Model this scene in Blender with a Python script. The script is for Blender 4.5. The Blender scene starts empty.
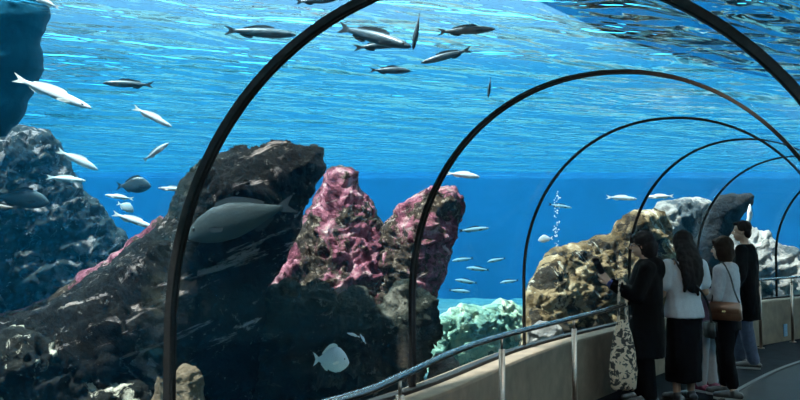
import bpy, bmesh, math, random
import numpy as np
from mathutils import Vector, Matrix, noise, geometry
random.seed(7)
COL = bpy.context.scene.collection
SC = bpy.context.scene

# ------------------------------------------------------------------ camera numbers
F, CY, PT, H = 883.36, 179.28, 0.0583, 1.62
CP, SP = math.cos(PT), math.sin(PT)
def ray(px, py):
    x = (px-400)/F; y = (CY-py)/F
    return Vector((x, CP-y*SP, SP+y*CP))
def at(px, py, D):                      # the point of a sight line that is D metres ahead
    d = ray(px, py)
    return d*(D/d.y)+Vector((0, 0, H))
def atz(px, py, z):                     # the point of a sight line at height z
    d = ray(px, py)
    return d*((z-H)/d.z)+Vector((0, 0, H))

# ------------------------------------------------------------------ tagging / linking
def tag(o, label=None, cat=None, group=None, kind=None):
    if label: o['label'] = label
    if cat: o['category'] = cat
    if group: o['group'] = group
    if kind: o['kind'] = kind
    return o
def link(name, me, mat=None, parent=None, smooth=True):
    if isinstance(me, bmesh.types.BMesh):
        m = bpy.data.meshes.new(name); me.to_mesh(m); me.free(); me = m
    if smooth:
        me.polygons.foreach_set('use_smooth', [True]*len(me.polygons))
    o = bpy.data.objects.new(name, me); COL.objects.link(o)
    if mat is not None and len(me.materials) == 0: me.materials.append(mat)
    if parent is not None: o.parent = parent
    return o
def empty(name, loc=(0, 0, 0), rz=0.0):
    o = bpy.data.objects.new(name, None); COL.objects.link(o)
    o.location = loc; o.rotation_euler = (0, 0, rz); o.empty_display_size = .1
    return o
def pydata(name, v, f):
    me = bpy.data.meshes.new(name); me.from_pydata([tuple(p) for p in v], [], f); me.update()
    return me

# ------------------------------------------------------------------ materials
class NT:
    def __init__(s, name):
        s.m = bpy.data.materials.new(name); s.m.use_nodes = True
        s.t = s.m.node_tree; s.t.nodes.clear()
        s.out = s.t.nodes.new('ShaderNodeOutputMaterial')
    def n(s, typ, **kw):
        x = s.t.nodes.new(typ)
        for k, v in kw.items():
            if k.startswith('_'): setattr(x, k[1:], v)
            else:
                i = k.replace('__', ' ')
                x.inputs[i].default_value = v
        return x
    def l(s, a, b): s.t.links.new(a, b)
def rgb(c): return (c[0], c[1], c[2], 1.0)
def ramp(nt, fac, stops):
    r = nt.n('ShaderNodeValToRGB'); e = r.color_ramp.elements
    while len(e) > 1: e.remove(e[-1])
    e[0].position = stops[0][0]; e[0].color = rgb(stops[0][1])
    for p, c in stops[1:]:
        k = e.new(p); k.color = rgb(c)
    nt.l(fac, r.inputs['Fac'])
    return r
def simple(name, c, rough=.6, metal=0.0, var=.12, scale=40, bump=0.0, coat=0.0, c2=None, spec=.5):
    nt = NT(name); p = nt.n('ShaderNodeBsdfPrincipled', Roughness=rough, Metallic=metal)
    p.inputs['Coat Weight'].default_value = coat
    p.inputs['Specular IOR Level'].default_value = spec
    tc = nt.n('ShaderNodeTexCoord')
    nz = nt.n('ShaderNodeTexNoise', Scale=scale, Detail=5.0)
    nt.l(tc.outputs['Object'], nz.inputs['Vector'])
    a = [max(0, x*(1-var)) for x in c]; b = c2 or [min(1, x*(1+var)) for x in c]
    r = ramp(nt, nz.outputs['Fac'], [(.3, a), (.7, b)])
    nt.l(r.outputs['Color'], p.inputs['Base Color'])
    if bump:
        b = nt.n('ShaderNodeBump', Strength=bump, Distance=.01)
        nt.l(nz.outputs['Fac'], b.inputs['Height']); nt.l(b.outputs['Normal'], p.inputs['Normal'])
    nt.l(p.outputs['BSDF'], nt.out.inputs['Surface'])
    return nt.m
def rock_mat(name, stops, scale=2.2, patch=None, pscale=1.6, pthr=(.5, .6), bump=.9, bscale=14, rough=.9, speck=None, streak=None):
    """weathered stone: broken base colours, patches of growth, crevice shade and sun spots put into the colour"""
    nt = NT(name); p = nt.n('ShaderNodeBsdfPrincipled', Roughness=rough)
    p.inputs['Specular IOR Level'].default_value = .04
    tc = nt.n('ShaderNodeTexCoord')
    n1 = nt.n('ShaderNodeTexNoise', Scale=scale, Detail=9.0, Roughness=.68, Distortion=.5)
    nt.l(tc.outputs['Object'], n1.inputs['Vector'])
    col = ramp(nt, n1.outputs['Fac'], stops).outputs['Color']
    if patch:
        n2 = nt.n('ShaderNodeTexNoise', Scale=pscale, Detail=8.0, Roughness=.65, Distortion=.8)
        mp = nt.n('ShaderNodeMapping'); mp.inputs['Location'].default_value = (3.1, 7.7, 1.3)
        nt.l(tc.outputs['Object'], mp.inputs['Vector']); nt.l(mp.outputs['Vector'], n2.inputs['Vector'])
        fr = ramp(nt, n2.outputs['Fac'], [(pthr[0], (0, 0, 0)), (pthr[1], (1, 1, 1))])
        n3 = nt.n('ShaderNodeTexNoise', Scale=scale*5, Detail=6.0, Roughness=.7)
        nt.l(tc.outputs['Object'], n3.inputs['Vector'])
        pc = ramp(nt, n3.outputs['Fac'], patch)
        mx = nt.n('ShaderNodeMix', _data_type='RGBA')
        nt.l(fr.outputs['Color'], mx.inputs['Factor']); nt.l(col, mx.inputs[6]); nt.l(pc.outputs['Color'], mx.inputs[7])
        col = mx.outputs[2]
    if streak:                              # slanting bands of growth, also lit ledges painted as pale colour
        mr = nt.n('ShaderNodeMapping'); mr.inputs['Rotation'].default_value = (0, streak[2], 0)
        ms = nt.n('ShaderNodeMapping'); ms.inputs['Scale'].default_value = (.55, .8, 3.4)
        nt.l(tc.outputs['Object'], mr.inputs['Vector']); nt.l(mr.outputs[0], ms.inputs['Vector'])
        n5 = nt.n('ShaderNodeTexNoise', Scale=streak[1], Detail=8.0, Roughness=.7, Distortion=.4); nt.l(ms.outputs[0], n5.inputs['Vector'])
        f5 = ramp(nt, n5.outputs['Fac'], [(streak[3], (0, 0, 0)), (streak[3]+.06, (1, 1, 1))])
        mx = nt.n('ShaderNodeMix', _data_type='RGBA'); nt.l(f5.outputs['Color'], mx.inputs['Factor']); nt.l(col, mx.inputs[6]); mx.inputs[7].default_value = rgb(streak[0]); col = mx.outputs[2]
    if speck:                               # small spots of a second colour
        n4 = nt.n('ShaderNodeTexNoise', Scale=speck[1], Detail=6.0, Roughness=.75); nt.l(tc.outputs['Object'], n4.inputs['Vector'])
        f4 = ramp(nt, n4.outputs['Fac'], [(speck[2], (0, 0, 0)), (speck[2]+.05, (1, 1, 1))])
        mx = nt.n('ShaderNodeMix', _data_type='RGBA'); nt.l(f4.outputs['Color'], mx.inputs['Factor']); nt.l(col, mx.inputs[6]); mx.inputs[7].default_value = rgb(speck[0]); col = mx.outputs[2]
    nt.l(col, p.inputs['Base Color'])
    nb = nt.n('ShaderNodeTexNoise', Scale=bscale, Detail=8.0, Roughness=.7)
    nt.l(tc.outputs['Object'], nb.inputs['Vector'])
    b = nt.n('ShaderNodeBump', Strength=bump, Distance=.16)
    nt.l(nb.outputs['Fac'], b.inputs['Height']); nt.l(b.outputs['Normal'], p.inputs['Normal'])
    nt.l(p.outputs['BSDF'], nt.out.inputs['Surface'])
    return nt.m

M = {}
M['rib'] = simple('black_coated_steel', (.012, .011, .011), rough=.5, var=.3, scale=60, spec=.08)
M['steel'] = simple('brushed_steel', (.26, .22, .20), rough=.27, metal=1.0, scale=90)
M['post'] = simple('dull_steel', (.24, .17, .135), rough=.36, metal=1.0, scale=90)
M['concrete'] = simple('kerb_concrete', (.19, .142, .10), rough=.85, var=.22, scale=7, bump=.25)
M['shade_slab'] = simple('shade_slab_grey', (.30, .26, .22), rough=.9)
M['carpet'] = simple('blue_black_floor', (.005, .0065, .009), rough=.9, var=.4, scale=5, bump=.15, spec=.02)
M['belt'] = simple('dark_walkway', (.004, .0045, .0055), rough=.6, var=.4, scale=3, spec=.08)
M['strip'] = simple('grey_metal_strip', (.045, .045, .045), rough=.6, spec=.2)
M['dark_wall'] = simple('dark_wall_paint', (.02, .022, .026), rough=.9)
M['tank'] = simple('blue_tank_paint', (.002, .078, .20), rough=.95, var=.25, scale=.35)
M['plaque'] = simple('pale_blue_plaque', (.35, .55, .75), rough=.35, var=.35, scale=60)
M['seabed'] = rock_mat('seabed_sand', [(.25, (.03, .07, .08)), (.5, (.08, .17, .19)), (.75, (.18, .30, .30))], scale=1.6, bscale=9)
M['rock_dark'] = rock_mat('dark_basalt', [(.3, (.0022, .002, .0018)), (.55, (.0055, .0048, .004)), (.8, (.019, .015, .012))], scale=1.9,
                          patch=[(.3, (.03, .025, .022)), (.5, (.24, .18, .16)), (.7, (.72, .60, .55))], pscale=1.9, pthr=(.60, .66), streak=((.50, .39, .35), 1.7, .35, .585), speck=((.20, .165, .14), 9, .61))  # pale streaks put lit ledges into the colour
M['rock_base'] = rock_mat('algae_grey_stone', [(.3, (.008, .01, .008)), (.55, (.03, .033, .026)), (.8, (.09, .088, .07))], scale=2.0,
                          patch=[(.3, (.08, .075, .06)), (.7, (.30, .27, .22))], pscale=1.5, pthr=(.58, .68), speck=((.20, .18, .15), 7, .60), streak=((.13, .12, .09), 1.4, -.3, .60))
M['rock_pink'] = rock_mat('pink_encrusted_stone', [(.36, (.03, .014, .018)), (.46, (.20, .055, .08)), (.55, (.52, .19, .25)), (.66, (.92, .68, .64))], scale=3.2,
                          patch=[(.3, (.02, .016, .014)), (.55, (.08, .055, .04)), (.70, (.62, .48, .38))], pscale=1.5, pthr=(.48, .52), bscale=14, speck=((.035, .02, .022), 6.5, .60), streak=((.90, .66, .60), 2.4, .25, .62))  # dark patches also paint the shaded gaps between the growth
M['rock_tan'] = rock_mat('golden_stone', [(.3, (.02, .014, .008)), (.46, (.15, .10, .05)), (.58, (.45, .33, .19)), (.72, (.92, .84, .65))], scale=1.7,
                         patch=[(.3, (.015, .013, .01)), (.6, (.07, .055, .04)), (.75, (.5, .42, .3))], pscale=2.0, pthr=(.53, .56), bscale=16, speck=((.025, .018, .012), 5.5, .555), streak=((.96, .90, .74), 1.8, -.9, .60))  # dark patches paint shaded crevices into the stone colour
M['rock_pale'] = rock_mat('pale_pink_grey_stone', [(.3, (.10, .10, .095)), (.5, (.45, .41, .38)), (.7, (.92, .84, .80))], scale=1.3,
                          patch=[(.3, (.04, .05, .06)), (.7, (.15, .17, .18))], pscale=.9, pthr=(.53, .60), speck=((.10, .12, .13), 4, .58))
M['rock_far'] = rock_mat('speckled_blue_grey_stone', [(.3, (.012, .016, .018)), (.55, (.04, .045, .045)), (.8, (.12, .11, .10))], scale=2.0,
                         patch=[(.3, (.10, .08, .08)), (.6, (.55, .42, .40)), (.8, (.85, .75, .70))], pscale=2.2, pthr=(.52, .58), bscale=10, speck=((.75, .58, .55), 5, .61))
M['rock_speck'] = rock_mat('stone_sunlit_specks', [(.3, (.008, .008, .008)), (.55, (.02, .02, .018)), (.8, (.08, .07, .06))], scale=3.0,
                         patch=[(.3, (.2, .17, .13)), (.5, (.75, .66, .52)), (.7, (.95, .88, .75))], pscale=3.6, pthr=(.56, .60), bscale=16)  # pale patches paint sunlit spots on the dark stone
M['dim_teal'] = rock_mat('dim_corner_teal', [(.3, (.002, .030, .055)), (.6, (.004, .055, .095)), (.85, (.008, .085, .14))], scale=.9, bump=.3, bscale=5)  # flat teal for a mass added to dim the top left corner
M['rock_slab'] = rock_mat('dark_slate', [(.3, (.008, .009, .01)), (.6, (.022, .024, .026)), (.85, (.06, .06, .055))], scale=1.4)
M['rock_green'] = rock_mat('green_weedy_stone', [(.3, (.08, .26, .28)), (.5, (.40, .62, .46)), (.70, (.95, .97, .66))], scale=2.4, bscale=12,
                           patch=[(.3, (.05, .11, .09)), (.7, (.12, .22, .14))], pscale=1.4, pthr=(.55, .63), speck=((.10, .22, .18), 6, .54), streak=((.98, .96, .70), 2.2, 1.4, .58))
M['coral'] = rock_mat('brown_coral_stone', [(.3, (.08, .055, .035)), (.55, (.30, .22, .15)), (.8, (.55, .44, .33))], scale=5)
def glass_mat():
    nt = NT('tunnel_acrylic')
    lw = nt.n('ShaderNodeLayerWeight', Blend=.5)
    pw = nt.n('ShaderNodeMath', _operation='POWER'); pw.inputs[1].default_value = 5.0
    nt.l(lw.outputs['Facing'], pw.inputs[0])
    ma = nt.n('ShaderNodeMath', _operation='MULTIPLY_ADD'); ma.inputs[1].default_value = .08; ma.inputs[2].default_value = .004
    nt.l(pw.outputs[0], ma.inputs[0])
    tr = nt.n('ShaderNodeBsdfTransparent', Color=(.965, .985, .99, 1))
    gl = nt.n('ShaderNodeBsdfGlossy', Roughness=.03, Color=(.9, .95, 1, 1))
    mx = nt.n('ShaderNodeMixShader'); nt.l(ma.outputs[0], mx.inputs[0]); nt.l(tr.outputs[0], mx.inputs[1]); nt.l(gl.outputs[0], mx.inputs[2])
    nt.l(mx.outputs[0], nt.out.inputs['Surface'])
    return nt.m
M['acrylic'] = glass_mat()
def water_mat():
    nt = NT('sea_water')
    tr = nt.n('ShaderNodeBsdfTransparent'); nt.l(tr.outputs[0], nt.out.inputs['Surface'])
    sc = nt.n('ShaderNodeVolumeScatter', Color=WATER['scol'], Density=WATER['sden'], Anisotropy=.2)
    ab = nt.n('ShaderNodeVolumeAbsorption', Color=WATER['acol'], Density=WATER['aden'])
    ad = nt.n('ShaderNodeAddShader'); nt.l(sc.outputs[0], ad.inputs[0]); nt.l(ab.outputs[0], ad.inputs[1])
    nt.l(ad.outputs[0], nt.out.inputs['Volume'])
    return nt.m
def surface_mat():
    nt = NT('rippled_water_surface')
    ge = nt.n('ShaderNodeNewGeometry')
    mp = nt.n('ShaderNodeMapping'); mr = nt.n('ShaderNodeMapping'); mr.inputs['Rotation'].default_value = (0, 0, -.55); mp.inputs['Scale'].default_value = (.62, 1.5, 1)
    nt.l(ge.outputs['Position'], mr.inputs['Vector']); nt.l(mr.outputs[0], mp.inputs['Vector'])
    n1 = nt.n('ShaderNodeTexNoise', Scale=.32, Detail=2.0, Roughness=.4, Distortion=1.0)
    n2 = nt.n('ShaderNodeTexNoise', Scale=1.25, Detail=2.0, Roughness=.45, Distortion=1.4)
    nt.l(mp.outputs[0], n1.inputs['Vector']); nt.l(mp.outputs[0], n2.inputs['Vector'])
    ma = nt.n('ShaderNodeMath', _operation='MULTIPLY_ADD'); ma.inputs[1].default_value = SURF['ratio']
    nt.l(n2.outputs['Fac'], ma.inputs[0]); nt.l(n1.outputs['Fac'], ma.inputs[2])
    b = nt.n('ShaderNodeBump', Strength=1.0, Distance=SURF['bump']); nt.l(ma.outputs[0], b.inputs['Height'])
    gl = nt.n('ShaderNodeBsdfGlass', Roughness=.02, IOR=1.33, Color=(1, 1, 1, 1)); nt.l(b.outputs['Normal'], gl.inputs['Normal'])
    tr = nt.n('ShaderNodeBsdfTransparent', Color=(1, 1, 1, 1))
    mx = nt.n('ShaderNodeMixShader', Fac=SURF['glass']); nt.l(tr.outputs[0], mx.inputs[1]); nt.l(gl.outputs[0], mx.inputs[2])
    nt.l(mx.outputs[0], nt.out.inputs['Surface'])
    return nt.m
WATER = dict(scol=(.01, .45, .95, 1), sden=.0020, acol=(.52, .88, .96, 1), aden=.10)
SURF = dict(ratio=.28, bump=1.5, glass=.95)

# ------------------------------------------------------------------ the tunnel's course
S = 1.066
PTS = [[-2.465, -.898, .36, 1.304, 1.118, 1.345], [-1.676, 1.199, .363, 1.304, 1.118, 1.345],
       [-0.935, 3.58, 0.39, 1.304, 1.118, 1.345], [0.066, 5.303, 0.547, 1.188, 1.118, 1.255], [1.0, 7.224, 0.416, 1.171, 1.118, 1.275],
       [2.402, 9.313, 0.73, 1.186, 1.118, 1.294], [3.665, 10.962, 0.726, 1.196, 1.118, 1.271], [5.318, 12.558, 0.905, 1.191, 1.118, 1.273],
       [7.147, 13.866, 1.059, 1.19, 1.118, 1.273], [9.193, 14.772, 1.254, 1.19, 1.118, 1.273], [11.381, 15.238, 1.473, 1.19, 1.118, 1.273]]
TP = np.array(PTS); TP[:, [0, 1, 3, 4, 5]] *= S
T0, T1 = -2.0, 8.0
NEXP, KERB = 2.067, .613
def tun(t):
    u = max(0, min(len(TP)-1-1e-6, t+2)); i = int(u); f = u-i
    g = lambda k: TP[max(0, min(len(TP)-1, k))]
    a, b, c, d = g(i-1), g(i), g(i+1), g(i+2)
    return .5*((2*b)+(c-a)*f+(2*a-5*b+4*c-d)*f*f+(3*b-a-3*c+d)*f**3)
def tpos(t, u, z):                       # u metres in from the left glass
    x, y, a = tun(t)[:3]
    return Vector((x+math.cos(a)*u, y-math.sin(a)*u, z))
def profile(t, n=48, off=0.0, foot=KERB):
    x, y, a, w, sp, rise = tun(t)
    w2, r2 = w+off, rise+off
    pts = [(-w2, foot+(sp-foot)*k/8) for k in range(8)]
    for k in range(n+1):
        th = math.pi*(1-k/n); c, s = math.cos(th), math.sin(th)
        pts.append((w2*math.copysign(abs(c)**(2/NEXP), c), sp+r2*abs(s)**(2/NEXP)))
    pts += [(w2, foot+(sp-foot)*(7-k)/8) for k in range(8)]
    return [Vector((x+math.cos(a)*(u+w), y-math.sin(a)*(u+w), v)) for u, v in pts]
def grid_faces(nr, nc, base=0, flip=False):
    f = []
    for i in range(nr-1):
        for j in range(nc-1):
            q = (base+i*nc+j, base+i*nc+j+1, base+(i+1)*nc+j+1, base+(i+1)*nc+j)
            f.append(q[::-1] if flip else q)
    return f
def shell(t0, t1, n, o0, o1, foot):
    """closed sheet between two offset profiles"""
    v, f = [], []
    rows = [t0+(t1-t0)*k/n for k in range(n+1)]
    A = [profile(t, off=o0, foot=foot) for t in rows]; B = [profile(t, off=o1, foot=foot) for t in rows]
    nc = len(A[0]); nr = len(rows)
    for r in A: v += r
    for r in B: v += r
    o = nr*nc
    f += grid_faces(nr, nc, 0, False); f += grid_faces(nr, nc, o, True)
    for i in range(nr-1):
        for j in (0, nc-1):
            q = (i*nc+j, (i+1)*nc+j, o+(i+1)*nc+j, o+i*nc+j); f.append(q if j == 0 else q[::-1])
    for j in range(nc-1):
        for i in (0, nr-1):
            q = (i*nc+j, o+i*nc+j, o+i*nc+j+1, i*nc+j+1); f.append(q if i == 0 else q[::-1])
    return v, f
def fix_normals(me):
    bm = bmesh.new(); bm.from_mesh(me); bmesh.ops.recalc_face_normals(bm, faces=bm.faces); bm.to_mesh(me); bm.free(); me.update()
    return me
def sweep(section_rows, closed=True, caps=True):
    """rows of equal point counts -> closed tube"""
    v, f = [], []
    n = len(section_rows[0])
    for r in section_rows: v += [Vector(p) for p in r]
    for i in range(len(section_rows)-1):
        for j in range(n if closed else n-1):
            k = (j+1) % n
            f.append((i*n+j, i*n+k, (i+1)*n+k, (i+1)*n+j))
    if caps:
        f.append(tuple(range(n))[::-1]); b = (len(section_rows)-1)*n; f.append(tuple(range(b, b+n)))
    return v, f
def tube(pts, r, n=10, caps=True):
    pts = [Vector(p) for p in pts]; rows = []
    rr = r if isinstance(r, (list, tuple)) else [r]*len(pts)
    up = Vector((0, 0, 1)); prev = None
    for i, p in enumerate(pts):
        d = (pts[min(i+1, len(pts)-1)]-pts[max(i-1, 0)]).normalized()
        if prev is None:
            x = d.cross(up if abs(d.z) < .95 else Vector((1, 0, 0))).normalized()
        else:
            x = (prev-d*prev.dot(d)).normalized()
        prev = x; y = d.cross(x)
        rows.append([p+x*math.cos(2*math.pi*k/n)*rr[i]+y*math.sin(2*math.pi*k/n)*rr[i] for k in range(n)])
    return sweep(rows, caps=caps)
def tube_obj(name, pts, r, mat, parent=None, n=10):
    v, f = tube(pts, r, n)
    return link(name, fix_normals(pydata(name, v, f)), mat, parent)

# panels of the tunnel
for k in range(-2, 8):
    v, f = shell(k, k+1, 8, .004, .034, KERB-.02)
    o = link('window_%d' % (k+3), fix_normals(pydata('window', v, f)), M['acrylic'])
    tag(o, kind='structure')
# arch ribs
RIBLAB = {-2: 'black arch rib behind the viewer at the tunnel mouth', -1: 'black arch rib directly over the viewer',
          0: 'widest black arch rib nearest the viewer, in front of the dark rock', 1: 'second black arch rib, its foot beside the right pink rock',
          2: 'third black arch rib, its foot where the golden rock begins', 3: 'fourth black arch rib, passing behind the head of the woman with the phone',
          4: 'fifth black arch rib, rising above the long haired woman and dark slab rock', 5: 'sixth and farthest black arch rib in view, right of the man in black',
          6: 'black arch rib round the bend past the farthest one in view', 7: 'black arch rib next to the tunnel end', 8: 'black arch rib at the far tunnel end'}
for k in range(-1, 8):
    P = profile(k, n=72); a = tun(k)[2]; tdir = Vector((math.sin(a), math.cos(a), 0))
    rows = []
    for i, p in enumerate(P):
        d = (P[min(i+1, len(P)-1)]-P[max(i-1, 0)]).normalized()
        nin = tdir.cross(d).normalized()
        if (tpos(k, tun(k)[3], 1.2)-p).dot(nin) < 0: nin = -nin
        w, h, b = (.0235, .036, .006) if k < 1 else (.031, .020, .004) if k == 1 else (.0215, .018, .004)
        rows.append([p+tdir*x+nin*y for x, y in ((-w, 0), (-w, h-b), (-w+b, h), (-.007, h), (-.005, h-.004), (.005, h-.004), (.007, h), (w-b, h), (w, h-b), (w, 0))])
    v, f = sweep(rows)
    o = link('arch_rib', fix_normals(pydata('arch_rib', v, f)), M['rib'], smooth=False)
    tag(o, RIBLAB[k], 'arch rib', 'black arch ribs of the tunnel')

# kerbs, floor, strip
def ruled(name, ua, ub, z, mat, n=80, za=None):
    v = []; f = []
    for i in range(n+1):
        t = T0+(T1-T0)*i/n
        v += [tpos(t, ua(t), z), tpos(t, ub(t), z)]
    f = [(2*i, 2*i+1, 2*i+3, 2*i+2) for i in range(n)]
    return link(name, pydata(name, v, f), mat, smooth=False)
def kerb(name, right):
    rows = []
    for i in range(121):
        t = T0+(T1-T0)*i/120; w2 = 2*tun(t)[3]
        sec = [(-.09, -.02), (-.09, KERB-.01), (-.08, KERB), (.185, KERB), (.20, KERB-.004), (.208, KERB-.02), (.208, -.02)]
        rows.append([tpos(t, (w2-u) if right else u, z) for u, z in sec])
    v, f = sweep(rows)
    o = link(name, fix_normals(pydata(name, v, f)), M['concrete'], smooth=False)
    return tag(o, kind='structure')
kerb('wall_left', False); kerb('wall_right', True)
W2 = lambda t: 2*tun(t)[3]
tag(ruled('floor', lambda t: .1, lambda t: 1.22, 0, M['carpet']), kind='structure')
tag(ruled('floor_walkway', lambda t: 1.22, lambda t: W2(t)-.1, 0, M['belt']), kind='structure')
rows = []
for i in range(121):
    t = T0+(T1-T0)*i/120
    rows.append([tpos(t, u, z) for u, z in ((1.19, .001), (1.19, .014), (1.195, .018), (1.235, .018), (1.24, .014), (1.24, .001))])
v, f = sweep(rows)
tag(link('trim_1', fix_normals(pydata('trim', v, f)), M['strip'], smooth=False), kind='structure')
rows = []
for i in range(121):
    t = T0+(T1-T0)*i/120
    rows.append([tpos(t, u, KERB+z) for u, z in ((-.01, -.002), (-.01, .024), (.05, .024), (.055, .02), (.055, -.002))])
v, f = sweep(rows)
tag(link('trim_2', fix_normals(pydata('trim', v, f)), M['rib'], smooth=False), kind='structure')
for nm, t in (('wall_tunnel_back', T0), ('wall_tunnel_end', T1)):
    p = profile(t, foot=-.02, off=.0)
    tag(link(nm, pydata(nm, p, [tuple(range(len(p)))]), M['dark_wall'], smooth=False), kind='structure')

# handrail with posts
RAILK = [(-.24, 3.2), (-.22, 3.41), (0, 3.92), (.28, 4.70), (.62, 5.43), (1.28, 6.55), (1.83, 7.5)]
RZ = .88*S
def rail_pts():
    pts = [tpos(t, .42, RZ) for t in (-1.9, -1.4, -.9, -.5)]
    pts += [Vector((x*S, y*S, RZ)) for x, y in RAILK[1:]]
    pts += [tpos(t, .34, RZ) for t in (3.1, 3.5, 4.0, 4.5, 5.0, 5.5, 6, 6.5, 7, 7.5, 7.9)]
    return pts
def smooth_line(p, sub=6):
    o = []
    for i in range(len(p)-1):
        a, b, c, d = p[max(i-1, 0)], p[i], p[i+1], p[min(i+2, len(p)-1)]
        for k in range(sub):
            f = k/sub; o.append(.5*((2*b)+(c-a)*f+(2*a-5*b+4*c-d)*f*f+(3*b-a-3*c+d)*f**3))
    o.append(p[-1]); return o
RL = smooth_line(rail_pts())
hr = empty('handrail', (RL[0].x, RL[0].y, 0)); HO = Vector(hr.location)
tag(hr, 'brushed steel handrail on posts running along the concrete kerb', 'handrail')
tube_obj('rail', [p-HO for p in RL], .0185, M['steel'], hr, 14)
def rail_near(px):
    return min(RL, key=lambda p: abs(400+F*p.x/max(.1, p.y)-px) if p.y > 1 else 1e9)
posts = [rail_near(x) for x in (401, 502, 574, 633, 682, 722, 758, 791)] + [tpos(t, .34, RZ) for t in (6.2, 7.1)] + [tpos(t, .42, RZ) for t in (-1.6, -.8)]
for p in posts:
    q = Vector((p.x, p.y, 0))-HO
    po = tube_obj('post', [q, q+Vector((0, 0, RZ-.085))], .021, M['post'], hr, 14)
    tube_obj('neck', [q+Vector((0, 0, RZ-.086)), q+Vector((0, 0, RZ-.015))], .009, M['post'], po, 10)
    tube_obj('base_plate', [q+Vector((0, 0, .001)), q+Vector((0, 0, .010))], .045, M['post'], po, 20)
# small pale plaque on the kerb face at the far right
pp = atz(772.5, 331, .25)
a = tun(4.9)[2]; pl = tpos(4.93, .215, .16)
bm = bmesh.new(); bmesh.ops.create_cube(bm, size=1, matrix=Matrix.Diagonal((.012, .10, .18, 1)))
bmesh.ops.bevel(bm, geom=list(bm.edges), offset=.003, segments=2, affect='EDGES')
o = link('plaque', bm, M['plaque'], smooth=False); o.location = pl; o.rotation_euler = (0, 0, -a)
tag(o, 'small pale blue plaque on the concrete kerb at far right', 'plaque')

# ------------------------------------------------------------------ tank
ZS = 3.75
X0, X1, Y0, Y1 = -20.0, 26.0, -9.0, 36.0
def quad(name, pts, mat):
    return tag(link(name, pydata(name, pts, [(0, 1, 2, 3)]), mat, smooth=False), kind='structure')
zt, zb = ZS+.25, -2.6
quad('wall_back', [(X0, Y1, zb), (X1, Y1, zb), (X1, Y1, zt), (X0, Y1, zt)], M['tank'])
quad('wall_tank_left', [(X0, Y0, zb), (X0, Y1, zb), (X0, Y1, zt), (X0, Y0, zt)], M['tank'])
quad('wall_tank_right', [(X1, Y0, zb), (X1, Y1, zb), (X1, Y1, zt), (X1, Y0, zt)], M['tank'])
quad('wall_front', [(X0, Y0, zb), (X1, Y0, zb), (X1, Y0, zt), (X0, Y0, zt)], M['tank'])
# seabed
def seabed():
    n = 150; v = []
    A = np.linspace(X0, X1, n); B = np.linspace(Y0, Y1, n)
    cl = np.array([tun(t)[:2] for t in np.linspace(T0, T1, 60)])
    for y in B:
        for x in A:
            d = np.sqrt(((cl-np.array([x, y]))**2).sum(1)).min()
            h = .22+.12*noise.fractal((x*.5, y*.5, 0), 1.0, 2.0, 4)+.05*noise.noise((x*2.2, y*2.2, 4))
            h = h-.055*max(0, y-11)-.03*max(0, -x-2)
            if d < 3.6: h = -.12+(h+.12)*max(0, (d-2.9)/.7)
            v.append((x, y, h))
    return pydata('seabed', v, grid_faces(n, n, flip=False))
tag(link('floor_seabed', seabed(), M['seabed']), kind='structure')
# water body: a box of water with the tunnel left out of it
def water_body():
    e = .01
    x0, x1, y0, y1, z0, z1 = X0+e, X1-e, Y0+e, Y1-e, zb+e, ZS
    v = [Vector(p) for p in ((x0, y0, z0), (x1, y0, z0), (x1, y1, z0), (x0, y1, z0), (x0, y0, z1), (x1, y0, z1), (x1, y1, z1), (x0, y1, z1))]
    f = [(0, 3, 2, 1), (4, 5, 6, 7), (0, 1, 5, 4), (1, 2, 6, 5), (2, 3, 7, 6), (3, 0, 4, 7)]
    rows = []
    for i in range(81):
        t = T0+(T1-T0)*i/80
        rows.append(profile(t, off=.05, foot=-.06))
    a, b = sweep(rows)
    me = fix_normals(pydata('void', a, b))
    o = len(v); v += [x.co.copy() for x in me.vertices]
    f += [tuple(o+i for i in p.vertices)[::-1] for p in me.polygons]
    return pydata('water', v, f)
tag(link('water', water_body(), water_mat(), smooth=False), kind='structure')
quad('water_surface', [(X0, Y0, ZS+.01), (X1, Y0, ZS+.01), (X1, Y1, ZS+.01), (X0, Y1, ZS+.01)], surface_mat())

# unseen slab added above the water to shade the tunnel
rows = []
for i in range(61):
    t = T0+(T1-T0)*i/60
    rows.append([tpos(t, u, z) for u, z in ((-.75, ZS+.45), (2.5, ZS+.45), (2.5, ZS+.65), (-.75, ZS+.65))])
v, f = sweep(rows)
tag(link('ceiling_shade_slab', fix_normals(pydata('shade_slab', v, f)), M['shade_slab'], smooth=False), kind='structure')

bm = bmesh.new()
add = [(-17, 2), (-4.4, 2), (-4.6, 8), (-8.0, 14), (-11.0, 20), (-14, 28), (-17, 28)]  # unseen slab added over the water to darken the left side
fa = bm.faces.new([bm.verts.new((x, y, ZS+.5)) for x, y in add])
ex = bmesh.ops.extrude_face_region(bm, geom=[fa]); bmesh.ops.translate(bm, verts=[g for g in ex['geom'] if isinstance(g, bmesh.types.BMVert)], vec=(0, 0, .2))
bmesh.ops.recalc_face_normals(bm, faces=bm.faces)
tag(link('ceiling_left_shade', bm, M['dark_wall'], smooth=False), kind='structure')

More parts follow.
